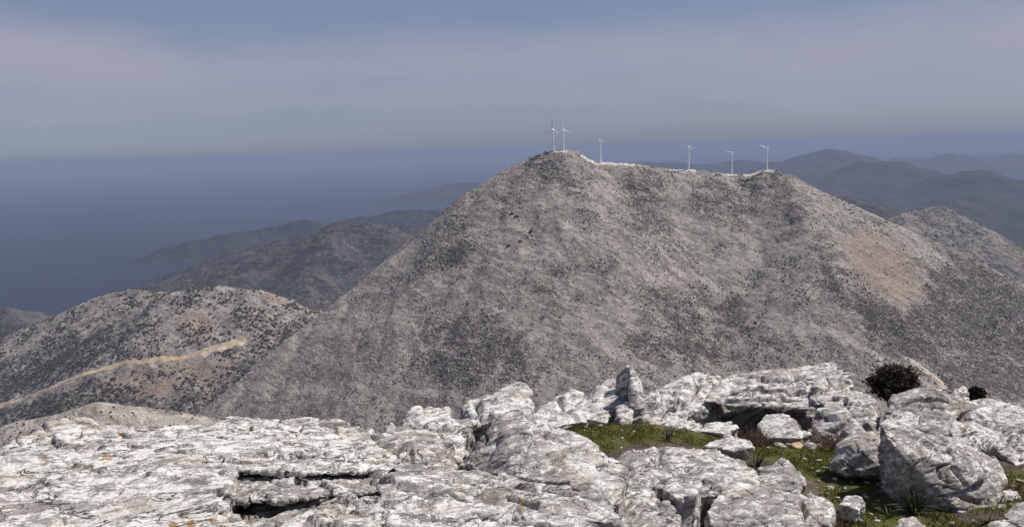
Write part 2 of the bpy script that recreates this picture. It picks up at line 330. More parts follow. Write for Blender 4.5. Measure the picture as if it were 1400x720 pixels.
FM4 = chain([(1110, 243, 9600), (1150, 236, 9800), (1190, 227, 10000), (1215, 221, 10000), (1240, 227, 10000), (1270, 239, 9800), (1310, 250, 9500)],
            [(1230, 262, 7800), (1265, 249, 8000), (1300, 239, 8200), (1320, 237, 8200), (1350, 240, 8200), (1400, 251, 8000), (1460, 246, 8000), (1560, 262, 7800)],
            [(1270, 290, 6000), (1330, 276, 6200), (1380, 272, 6200), (1430, 280, 6000), (1520, 300, 5800)])
def z_fm(lines, sl, seed, amp=60.0): return lambda X, Y: envelope(X, Y, lines, sl, 1, 1, 60.) + fbm(p3(X, Y, 1 / 900.0), 5, seed) * amp * 0.6 + (ridged(p3(X, Y, 1 / 1500.0), 5, seed + 3) - 0.55) * amp * 2.2

def grid_terrain(name, zf, x0, x1, y0, y1, step, mat, zmin, masks=None, keep=None):
    xs = np.arange(x0, x1 + step, step); ys = np.arange(y0, y1 + step, step)
    X, Y = np.meshgrid(xs, ys); X = X.ravel(); Y = Y.ravel(); Z = zf(X, Y)
    nx, ny = len(xs), len(ys); i = np.arange(nx * ny).reshape(ny, nx)
    Q = np.stack([i[:-1, :-1], i[:-1, 1:], i[1:, 1:], i[1:, :-1]], -1).reshape(-1, 4)
    Q = Q[(Z[Q] > zmin).any(1)]
    used = np.unique(Q); mp = np.full(nx * ny, -1); mp[used] = np.arange(len(used)); Q = mp[Q]; V = np.stack([X, Y, np.maximum(Z, zmin - 30)], 1)[used]
    m = mesh_from(name, V, Q)
    for k, f in (masks or {}).items(): attr(m, k, f(V))
    return tag(obj(name, m, mat), kind='structure')
def hit(px, py, zf, d0, d1, step=2.0):
    """where the line of sight through a pixel of the photograph meets a hill"""
    v = at(px, py, 1.0); d = np.arange(d0, d1, step); P = d[:, None] * v[None]
    b = np.nonzero(P[:, 2] < zf(P[:, 0], P[:, 1]))[0]
    return P[b[0]] if len(b) else None

def in_poly(q, poly):
    x, y = q[:, 0], q[:, 1]; r = np.zeros(len(q), bool); n = len(poly)
    for i in range(n):
        (x1, y1), (x2, y2) = poly[i], poly[(i + 1) % n]
        c = ((y1 > y) != (y2 > y)) & (x < (x2 - x1) * (y - y1) / (y2 - y1 + 1e-12) + x1); r ^= c
    return r
def poly_soft(q, poly, soft):
    d = np.full(len(q), 1e9); n = len(poly)
    for i in range(n):
        a, b = np.array(poly[i], float), np.array(poly[(i + 1) % n], float); ab = b - a
        t = np.clip(((q - a) @ ab) / (ab @ ab), 0, 1); d = np.minimum(d, np.linalg.norm(q - a - t[:, None] * ab, axis=1))
    return sm(-soft, soft, np.where(in_poly(q, poly), d, -d))

# patches of bare earth and of denser scrub on the wind-farm mountain
EARTH_M = [[(1155, 330), (1190, 312), (1235, 335), (1265, 380), (1262, 412), (1235, 420), (1190, 395), (1158, 375)]]
SCRUB_M = [[(720, 215), (760, 205), (810, 230), (820, 250), (770, 262), (715, 240)], [(860, 240), (910, 245), (915, 310), (880, 330), (850, 280)], [(940, 240), (1040, 245), (1060, 290), (1000, 310), (950, 290)],
           [(1050, 235), (1110, 270), (1130, 330), (1080, 300), (1040, 260)], [(1120, 340), (1160, 390), (1240, 430), (1300, 350), (1350, 370), (1420, 400), (1420, 560), (1290, 520), (1200, 470), (1130, 400)],
           [(560, 430), (680, 430), (760, 500), (720, 560), (600, 540)], [(880, 380), (1000, 400), (1060, 480), (960, 520), (860, 470)], [(570, 320), (620, 290), (650, 330), (600, 380), (540, 390)]]
def mask_polys(polys, soft, n_amp, n_s, seed):
    def f(V):
        q = pix(V) ; r = np.zeros(len(V))
        for p in polys: r = np.maximum(r, poly_soft(q, p, soft))
        return np.clip(r + n_amp * fbm(V * n_s, 4, seed) * (r > 0.02), 0, 1)
    return f
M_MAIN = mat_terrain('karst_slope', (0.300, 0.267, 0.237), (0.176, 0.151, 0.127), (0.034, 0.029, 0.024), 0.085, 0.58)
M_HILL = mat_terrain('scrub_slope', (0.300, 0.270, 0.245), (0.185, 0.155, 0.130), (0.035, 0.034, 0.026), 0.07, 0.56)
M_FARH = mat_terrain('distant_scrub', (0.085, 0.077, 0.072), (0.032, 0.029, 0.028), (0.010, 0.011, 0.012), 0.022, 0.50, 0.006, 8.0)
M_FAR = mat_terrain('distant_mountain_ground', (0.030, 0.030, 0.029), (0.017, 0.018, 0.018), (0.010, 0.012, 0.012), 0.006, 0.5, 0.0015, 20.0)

grid_terrain('mountain', z_main, -900, 1250, 820, 2250, 3.6, M_MAIN, -640,
             {'earth': mask_polys(EARTH_M, 24, 0.9, 0.03, 51), 'scrub': lambda V: mask_polys(SCRUB_M, 22, 0.6, 0.02, 52)(V) + 0.8 * mask_polys(SCRUB_M[4:5], 22, 0.6, 0.02, 52)(V)})
EARTH_L = [[(190, 500), (250, 495), (330, 480), (300, 520), (230, 540), (180, 548), (120, 555), (140, 520)], [(345, 393), (380, 405), (405, 422), (380, 418), (350, 405)],
           [(300, 505), (312, 505), (285, 550), (268, 560), (272, 545)], [(235, 425), (285, 420), (300, 455), (260, 470)]]
SCRUB_L = [[(432, 428), (400, 440), (345, 478), (290, 520), (235, 560), (225, 585), (275, 580), (340, 520), (410, 462)], [(330, 480), (400, 430), (430, 435), (380, 490), (300, 555), (200, 580), (180, 560), (250, 545), (300, 510)], [(-20, 560), (60, 545), (130, 525), (200, 545), (240, 570), (100, 575), (-20, 610)],
           [(0, 500), (60, 470), (130, 450), (180, 470), (120, 500), (40, 540), (0, 545)]]
msk_sl = mask_polys(SCRUB_L, 14, 0.7, 0.02, 54)
grid_terrain('left_hill', z_left, -1750, -250, 1150, 2900, 4.5, mat_terrain('hill_slope', (0.27, 0.243, 0.222), (0.165, 0.138, 0.117), (0.032, 0.030, 0.025), 0.07, 0.56), -760, {'scrub': msk_sl, 'earth': lambda V: 1.0 * mask_polys(EARTH_L, 12, 0.8, 0.03, 53)(V)})
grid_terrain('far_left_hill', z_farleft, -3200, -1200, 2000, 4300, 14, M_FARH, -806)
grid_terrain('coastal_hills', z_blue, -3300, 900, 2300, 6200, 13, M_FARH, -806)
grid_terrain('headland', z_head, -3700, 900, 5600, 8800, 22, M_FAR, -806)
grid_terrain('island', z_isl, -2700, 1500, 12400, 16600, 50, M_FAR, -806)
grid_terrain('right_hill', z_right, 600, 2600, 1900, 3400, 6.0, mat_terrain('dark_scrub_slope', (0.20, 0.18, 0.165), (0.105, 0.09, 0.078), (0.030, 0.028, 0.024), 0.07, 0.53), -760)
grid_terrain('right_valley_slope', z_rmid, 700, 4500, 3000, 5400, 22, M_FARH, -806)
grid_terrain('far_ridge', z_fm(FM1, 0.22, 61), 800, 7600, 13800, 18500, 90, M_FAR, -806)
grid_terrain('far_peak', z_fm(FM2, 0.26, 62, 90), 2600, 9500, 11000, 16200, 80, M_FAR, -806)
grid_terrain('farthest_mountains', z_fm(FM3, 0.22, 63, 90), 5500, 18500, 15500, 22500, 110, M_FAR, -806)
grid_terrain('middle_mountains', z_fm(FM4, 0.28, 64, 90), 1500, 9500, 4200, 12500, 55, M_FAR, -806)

# the camera's own mountainside below the summit rocks, with a spur to the left
SPL = ln([(-160, 640, 400), (-60, 600, 420), (0, 584, 430), (45, 572, 435), (90, 562, 440), (130, 557, 440), (170, 561, 440), (220, 569, 440), (265, 580, 440), (330, 610, 430)])
def z_side(X, Y):
    r = np.hypot(X, np.where(Y > 0, Y, Y * 0.6)); Z = -5.2 - 0.66 * np.maximum(r - 11.0, 0) - 0.15 * np.maximum(8 - r, 0)
    Z = smax(Z, envelope(X, Y, [SPL], 0.50, 1, 1, 10.), 6.0)
    return np.maximum(Z + sm(40, 200, r) * (fbm(p3(X, Y, 1 / 60.0), 5, 71) * 9), -700 + fbm(p3(X, Y, 1 / 200.), 3, 72) * 20)
grid_terrain('hillside', z_side, -1100, 1100, -500, 1180, 5.0, M_HILL, -900)
# the sea
def sea():
    n = 128; a = np.linspace(0, 2 * math.pi, n, endpoint=False); V = [(0, 0, SEA)]; Fq = []
    rad = [3000, 9000, 20000, 45000, 90000, 150000]
    for r in rad: V += [(r * math.cos(t), r * math.sin(t), SEA) for t in a]
    for k in range(n): Fq.append((0, 1 + k, 1 + (k + 1) % n, 1 + (k + 1) % n))
    m = bpy.data.meshes.new('sea'); fs = [(0, 1 + k, 1 + (k + 1) % n) for k in range(n)]
    for j in range(len(rad) - 1):
        b = 1 + j * n; fs += [(b + k, b + n + k, b + n + (k + 1) % n, b + (k + 1) % n) for k in range(n)]
    m.from_pydata(V, [], fs); m.update(); tag(obj('sea', m, mat_sea()), kind='structure')
sea()
def rock_blob(seed, sub=3, r=1.0, amp=0.28, flat=0.7):
    bm = bmesh.new(); bmesh.ops.create_icosphere(bm, subdivisions=sub, radius=1.0); V = np.array([v.co[:] for v in bm.verts])
    Fc = np.array([[v.index for v in f.verts] for f in bm.faces]); bm.free()
    g = np.random.default_rng(seed)
    for _ in range(9):                                     # planed faces
        n = g.normal(size=3); n /= np.linalg.norm(n); c = g.uniform(0.55, 0.85); d = V @ n; V = np.where((d > c)[:, None], V - (d - c)[:, None] * n, V)
    N = V / np.linalg.norm(V, axis=1)[:, None]
    V = V + N * (amp * fbm(V * 1.1, 3, seed) + 0.10 * fbm(V * 3.5, 3, seed + 9))[:, None]; V[:, 2] *= flat
    return V * r, Fc
m = bpy.data.meshes.new('islet'); 
_V, _F = rock_blob(77, 4, 1.0, 0.3, 0.25); _p = at(194, 355.5, 6480); m = mesh_from('islet', _V * np.array([75, 45, 60]) + np.array([_p[0], _p[1], SEA]), _F)
tag(obj('islet', m, M_FAR), kind='structure')

# ------------------------------------------------------------------ tracks scraped across the hills
def ribbon(name, pts_px, zf, d0, d1, w, mat, wv=0.35, lift=0.5, seed=0):
    P = [hit(x, y, zf, d0, d1) for x, y in pts_px]; P = np.array([p for p in P if p is not None])
    s = np.concatenate([[0], np.cumsum(np.linalg.norm(np.diff(P[:, :2], axis=0), axis=1))]); u = np.arange(0, s[-1], 4.0)
    c = np.stack([np.interp(u, s, P[:, 0]), np.interp(u, s, P[:, 1])], 1); ker = np.ones(7) / 7
    cp = np.pad(c, ((3, 3), (0, 0)), 'edge'); c = np.stack([np.convolve(cp[:, k], ker, 'valid') for k in (0, 1)], 1)
    tg = np.gradient(c, axis=0); tg /= np.linalg.norm(tg, axis=1)[:, None] + 1e-9; nr = np.stack([-tg[:, 1], tg[:, 0]], 1)
    rows = []; ks = np.linspace(-1, 1, 7)
    for k in ks:
        wob = 1 + wv * pn(np.stack([u / 17.0, np.full_like(u, k * 0.8), np.full_like(u, seed)], 1), seed) * 2 * (abs(k) > 0.5)
        q = c + nr * (k * w * wob)[:, None]; z = zf(q[:, 0], q[:, 1]) + lift * (1 if abs(k) < 0.9 else -0.6); rows.append(np.concatenate([q, z[:, None]], 1))
    V = np.stack(rows, 1); n, kk = V.shape[:2]; i = np.arange(n * kk).reshape(n, kk)
    Q = np.stack([i[:-1, :-1], i[1:, :-1], i[1:, 1:], i[:-1, 1:]], -1).reshape(-1, 4)
    return tag(obj(name, mesh_from(name, V.reshape(-1, 3), Q), mat), kind='structure')
T_WHITE = mat_track('scraped_limestone', (0.40, 0.36, 0.32), (0.58, 0.54, 0.50)); T_TAN = mat_track('earth_track', (0.31, 0.225, 0.15), (0.44, 0.34, 0.245), 0.06)
MD = (1000, 2100)
ribbon('turbine_track', [(747, 207.5), (757, 206.5), (770, 207), (778, 208.5)], z_main, *MD, 5.5, T_WHITE, seed=1)
ribbon('ridge_track', [(787, 206), (793, 211), (799, 217), (807, 221), (817, 223), (830, 224.5), (845, 225), (858, 225), (872, 226)], z_main, *MD, 6.0, T_WHITE, seed=2)
ribbon('ridge_track', [(912, 233.5), (925, 233.5), (937, 233), (948, 233.5), (956, 236)], z_main, *MD, 5.5, T_WHITE, seed=3)
ribbon('ridge_track', [(985, 238), (1000, 239.5), (1012, 240)], z_main, *MD, 4.5, T_WHITE, seed=4)
ribbon('ridge_track', [(1014, 240), (1025, 240), (1035, 237), (1046, 233.5), (1056, 233.5), (1063, 236)], z_main, *MD, 5.0, T_WHITE, seed=5)
ribbon('slope_track', [(1236, 487), (1252, 497), (1268, 510), (1284, 523), (1296, 535)], z_main, *MD, 6.0, mat_track('slope_earth', (0.38, 0.31, 0.25), (0.52, 0.45, 0.38)), seed=6)
ribbon('dirt_road', [(-40, 566), (0, 555), (30, 546), (62, 534), (95, 520), (125, 509), (160, 499), (200, 494), (240, 491), (268, 484), (295, 474), (320, 468), (340, 464)], z_left, 1200, 2600, 8.5, T_TAN, 0.5, 1.0, seed=7)
ribbon('dirt_road', [(272, 487), (290, 481), (306, 476), (322, 472), (336, 466)], z_left, 1200, 2600, 6.5, mat_track('pale_earth', (0.40, 0.31, 0.22), (0.54, 0.46, 0.37), 0.06), 0.7, 0.8, seed=8)
ribbon('slope_track', [(1150, 274), (1178, 286), (1195, 294), (1212, 302)], z_main, *MD, 3.5, mat_track('worn_limestone', (0.30, 0.265, 0.235), (0.42, 0.38, 0.34)), 0.9, 0.3, seed=9)

# ------------------------------------------------------------------ scrub on the hillsides (far too many to count)
def gn_scatter(name, P, scl, mat, sub=1, label=None, cat='scrub', zsq=0.75, lump=0.35):
    m = bpy.data.meshes.new(name); m.vertices.add(len(P)); m.vertices.foreach_set('co', np.asarray(P, np.float32).ravel())
    a = m.attributes.new('scl', 'FLOAT_VECTOR', 'POINT'); a.data.foreach_set('vector', np.asarray(scl, np.float32).ravel())
    a = m.attributes.new('rot', 'FLOAT_VECTOR', 'POINT'); r = np.zeros((len(P), 3), np.float32); r[:, 2] = rng.uniform(0, 6.28, len(P)); r[:, :2] = rng.normal(0, 0.25, (len(P), 2)); a.data.foreach_set('vector', r.ravel())
    o = obj(name, m); g = bpy.data.node_groups.new(name, 'GeometryNodeTree')
    g.interface.new_socket('Geometry', in_out='INPUT', socket_type='NodeSocketGeometry'); g.interface.new_socket('Geometry', in_out='OUTPUT', socket_type='NodeSocketGeometry')
    n = g.nodes.new; L = g.links.new; gi = n('NodeGroupInput'); go = n('NodeGroupOutput')
    ico = n('GeometryNodeMeshIcoSphere'); ico.inputs['Subdivisions'].default_value = sub; ico.inputs['Radius'].default_value = 1.0
    sp = n('GeometryNodeSetPosition'); nz = n('ShaderNodeTexNoise'); nz.inputs['Scale'].default_value = 1.7
    sb = n('ShaderNodeVectorMath'); sb.operation = 'SUBTRACT'; sb.inputs[1].default_value = (0.5, 0.5, 0.5); sc = n('ShaderNodeVectorMath'); sc.operation = 'SCALE'; sc.inputs[3].default_value = lump * 4
    L(nz.outputs[1], sb.inputs[0]); L(sb.outputs[0], sc.inputs[0]); L(sc.outputs[0], sp.inputs['Offset']); L(ico.outputs[0], sp.inputs['Geometry'])
    ms = n('GeometryNodeSetMaterial'); ms.inputs['Material'].default_value = mat; L(sp.outputs[0], ms.inputs[0])
    ip = n('GeometryNodeInstanceOnPoints'); L(gi.outputs[0], ip.inputs['Points']); L(ms.outputs[0], ip.inputs['Instance'])
    for k, s in (('rot', 'Rotation'), ('scl', 'Scale')):
        na = n('GeometryNodeInputNamedAttribute'); na.data_type = 'FLOAT_VECTOR'; na.inputs[0].default_value = k; L(na.outputs[0], ip.inputs[s])
    L(ip.outputs[0], go.inputs[0]); md = o.modifiers.new('scatter', 'NODES'); md.node_group = g
    o.data.materials.append(mat)
    return tag(o, label, cat, None, 'stuff')
ROAD_PX = [(-40, 566), (0, 555), (30, 546), (62, 534), (95, 520), (125, 509), (160, 499), (200, 494), (240, 491), (268, 484), (295, 474), (320, 468), (340, 464)]
def off_road(V):
    q = pix(V) + [0, -1.5]; d = np.full(len(V), 1e9)
    for a, b in zip(ROAD_PX[:-1], ROAD_PX[1:]):
        a = np.array(a, float); ab = np.array(b, float) - a; t = np.clip(((q - a) @ ab) / (ab @ ab), 0, 1); d = np.minimum(d, np.linalg.norm(q - a - t[:, None] * ab, axis=1))
    return d
SHRUB = mat_plain('scrub_leaves', (0.042, 0.040, 0.028), 0.4, 0.4); KROCK = mat_plain('karst_rock', (0.33, 0.305, 0.285), 0.3, 0.3)
def scatter(zf, x0, x1, y0, y1, n, dens, smin, smax_, power=2.0, zlo=-640, front=None):
    X = rng.uniform(x0, x1, n); Y = rng.uniform(y0, y1, n); V = np.stack([X, Y, zf(X, Y)], 1); k = (V[:, 2] > zlo) & (V[:, 1] > 5)
    q = pix(V); k &= (q[:, 0] > -60) & (q[:, 0] < 1460) & (q[:, 1] > 150) & (q[:, 1] < 640)
    V = V[k]; V = V[rng.uniform(size=len(V)) < dens(V)]
    s = smin + (smax_ - smin) * rng.uniform(size=len(V)) ** power
    return V, np.stack([s * rng.uniform(.8, 1.4, len(V)), s * rng.uniform(.8, 1.4, len(V)), s * rng.uniform(.55, .9, len(V))], 1)
msk_s = mask_polys(SCRUB_M, 22, 0.6, 0.02, 52); msk_e = mask_polys(EARTH_M, 14, 0.5, 0.03, 51)
V, s = scatter(z_main, -700, 1200, 900, 1790, 190000, lambda V: np.clip(0.04 + 0.75 * sm(0.0, 0.32, fbm(V / 60.0, 4, 81)) + 0.45 * msk_s(V) * sm(-0.25, 0.15, fbm(V / 30.0, 3, 87)) - 0.2 * msk_e(V), 0.02, 1) * sm(380, 620, pix(V)[:, 0] + 0.25 * (pix(V)[:, 1] - 400)), 0.4, 1.6, 2.4)
gn_scatter('mountain_scrub', V, s, SHRUB, 1, 'dark low scrub dotted over the slopes of the wind farm mountain')
V, s = scatter(z_main, -700, 1200, 900, 1790, 150000, lambda V: np.clip(0.05 + 0.9 * sm(-0.02, 0.30, fbm(V / 45.0, 4, 82)), 0.02, 1), 0.4, 1.7, 3.0)
gn_scatter('mountain_boulders', V, s, KROCK, 1, 'pale boulders strewn over the slopes of the wind farm mountain', 'boulders')
V, s = scatter(z_left, -1700, -300, 1200, 2350, 130000, lambda V: np.clip(0.06 + 0.8 * sm(-0.08, 0.25, fbm(V / 60.0, 4, 83)) + 0.45 * msk_sl(V), 0.02, 1) * sm(4, 8, off_road(V)), 0.6, 3.6, 2.4, -720)
gn_scatter('hill_scrub', V, s, SHRUB, 1, 'dark scrub dotted over the hill with the dirt road')
V, s = scatter(z_right, 650, 2500, 2000, 2720, 60000, lambda V: np.clip(0.22 + 0.8 * fbm(V / 90.0, 4, 84), 0.02, 1), 0.8, 2.6, 1.8, -700)
gn_scatter('right_hill_scrub', V, s, SHRUB, 1, 'dark scrub over the small hill at the far right')
V, s = scatter(z_side, -420, 30, 250, 470, 30000, lambda V: np.clip(0.12 + 0.6 * fbm(V / 25.0, 4, 85), 0.01, 1), 0.15, 0.8, 2.5, -400)
gn_scatter('spur_scrub', V, s, SHRUB, 1, 'low brown scrub on the rounded spur below the left slab')
V, s = scatter(z_blue, -2400, 300, 2500, 4600, 60000, lambda V: np.clip(0.20 + 0.8 * fbm(V / 200.0, 4, 86), 0.02, 1), 1.5, 5.0, 2.0, -880)
gn_scatter('coastal_scrub', V, s, SHRUB, 1, 'dark scrub on the coastal hills behind the left hill')

# ------------------------------------------------------------------ the summit: soil pocket
def z_ground(X, Y):
    Z = -3.08 + 0.10 * sm(6, 10, Y) * 0 + 0.55 * sm(0.6, -1.6, X) * sm(8.5, 5.5, Y) + 0.25 * sm(5.0, 3.0, Y)
    Z = Z - 0.125 * sm(1.2, 2.8, X) * np.maximum(Y - 6.0, 0)
    Yc = 6.2 + 2.2 * sm(-1.6, 0.9, X); Yd = np.maximum(Y, 0) + 0.12 * np.maximum(np.abs(X) - 5, 0)
    Z = Z - 0.44 * np.maximum(Yd - Yc, 0) - 0.25 * np.maximum(Yd - Yc - 1.8, 0)
    return Z + 0.0136 * Y + 0.10 * fbm(p3(X, Y, 0.55), 4, 91) + 0.025 * fbm(p3(X, Y, 5.0), 3, 92)
GRASS = [[(755, 577), (800, 566), (850, 570), (890, 578), (900, 585), (965, 592), (1040, 596), (1060, 606), (1120, 618), (1185, 628), (1190, 660), (1130, 672), (1090, 640), (1040, 628), (990, 615), (930, 605), (870, 605), (830, 618), (790, 598)],
         [(955, 655), (985, 655), (1000, 690), (985, 712), (945, 715), (930, 700)], [(1130, 660), (1220, 660), (1300, 700), (1330, 730), (1150, 730), (1110, 700)], [(1330, 655), (1400, 650), (1400, 672), (1340, 672)], [(620, 585), (650, 580), (640, 605), (622, 602)],
         [(880, 720), (1400, 712), (1400, 760), (880, 760)], [(1040, 585), (1140, 590), (1200, 610), (1150, 640), (1080, 615)], [(1300, 650), (1420, 640), (1420, 700), (1330, 700)]]
def grass_mask(V):
    q = pix(V); r = np.zeros(len(V))
    for p in GRASS: r = np.maximum(r, poly_soft(q, p, 7))
    return r
xs = np.arange(-9, 11.01, 0.06); ys = np.arange(1.2, 16.01, 0.06); X, Y = np.meshgrid(xs, ys); X = X.ravel(); Y = Y.ravel()
V = np.stack([X, Y, z_ground(X, Y)], 1); i = np.arange(len(X)).reshape(len(ys), len(xs))
Q = np.stack([i[:-1, :-1], i[:-1, 1:], i[1:, 1:], i[1:, :-1]], -1).reshape(-1, 4); m = mesh_from('ground', V, Q); attr(m, 'grass', grass_mask(V))
tag(obj('ground', m, SOIL), kind='structure')

# ------------------------------------------------------------------ rocks of the summit
def hull_mesh(lumps):
    me = bpy.data.meshes.new('tmp'); bm = bmesh.new()
    for L in lumps:
        b2 = bmesh.new()
        for p in L: b2.verts.new(p)
        bmesh.ops.convex_hull(b2, input=b2.verts[:]); lo = [v for v in b2.verts if not v.link_faces]
        bmesh.ops.delete(b2, geom=lo, context='VERTS'); bmesh.ops.recalc_face_normals(b2, faces=b2.faces[:])
        t = bpy.data.meshes.new('t'); b2.to_mesh(t); b2.free(); bm.from_mesh(t); bpy.data.meshes.remove(t)
    bm.to_mesh(me); bm.free(); return me
def remeshed(lumps, vox):
    me = hull_mesh(lumps); o = bpy.data.objects.new('tmp', me); C.objects.link(o)
    md = o.modifiers.new('r', 'REMESH'); md.mode = 'VOXEL'; md.voxel_size = vox
    sm_ = o.modifiers.new('s', 'SMOOTH'); sm_.factor = 0.5; sm_.iterations = 1
    dg = bpy.context.evaluated_depsgraph_get(); dg.update(); ev = o.evaluated_get(dg).to_mesh()
    n = len(ev.vertices); V = np.empty(n * 3, np.float32); ev.vertices.foreach_get('co', V); V = V.reshape(-1, 3).astype(np.float64)
    N = np.empty(n * 3, np.float32); ev.vertices.foreach_get('normal', N); N = N.reshape(-1, 3).astype(np.float64)
    q = np.empty(len(ev.loops), np.int32); ev.loops.foreach_get('vertex_index', q); Q = q.reshape(-1, 4)
    o.to_mesh_clear(); bpy.data.objects.remove(o); bpy.data.meshes.remove(me); return V, N, Q
T1 = np.cross(SN, [0, 1, 0]); T1 /= np.linalg.norm(T1); T2 = np.cross(SN, T1)
def cells(P, Sd):
    P = P.astype(np.float32); Sd = Sd.astype(np.float32); f1 = np.empty(len(P)); f2 = np.empty(len(P)); idx = np.empty(len(P), int); s2 = (Sd * Sd).sum(1)
    for a in range(0, len(P), 20000):
        p = P[a:a + 20000]; D = (p * p).sum(1)[:, None] - 2 * p @ Sd.T + s2[None]; r = np.arange(len(p)); i = D.argmin(1); f1[a:a + 20000] = D[r, i]; D[r, i] = 1e9; f2[a:a + 20000] = D.min(1); idx[a:a + 20000] = i
    return np.sqrt(np.maximum(f1, 0)), np.sqrt(np.maximum(f2, 0)), idx
LICHEN = [(146, 626, 6), (125, 634, 4), (100, 638, 3), (717, 688, 6), (262, 714, 6), (240, 717, 6), (290, 711, 4), (165, 594, 4), (1318, 588, 4), (60, 625, 3)]
def line_dist(q, poly):
    """signed distance in px to a polyline: positive below it (larger y)"""
    best = np.full(len(q), 1e9); sg = np.zeros(len(q)); along = np.zeros(len(q)); tot = 0.0
    for a, b in zip(poly[:-1], poly[1:]):
        a = np.array(a, float); b = np.array(b, float); ab = b - a; L = np.linalg.norm(ab)
        t = np.clip(((q - a) @ ab) / (L * L), 0, 1); v = q - a - t[:, None] * ab; d = np.linalg.norm(v, axis=1)
        s = np.sign(ab[0] * v[:, 1] - ab[1] * v[:, 0]); k = d < best; best[k] = d[k]; sg[k] = s[k]; along[k] = tot + t[k] * L; tot += L
    return best * sg, along / tot
ROCKS = []
TONES = {61: .6, 2: -.3, 3: -.5, 4: .4, 5: -.3, 6: -.2, 7: 0, 8: .6, 9: .6, 10: -.75, 11: .3, 12: -.7, 13: .7, 14: .1, 15: .5, 16: -.1, 17: -.3, 18: .1, 19: .5, 20: -1, 21: -.2, 22: .3, 23: -.4, 24: .5, 25: -.1, 26: -.2, 27: .5, 28: .3, 29: -.1, 30: -.25, 31: -.9, 32: -.5, 33: -.4, 34: .2, 35: .2, 36: .3, 37: 0, 38: -.3, 39: -.2, 40: .5, 41: .2, 42: .4, 43: -.2, 44: .2, 45: .2}
def on_ground(px, py):
    for k in range(60):
        p = hit(px, py + k, z_ground, 3.0, 14.0, 0.01)
        if p is not None: return p

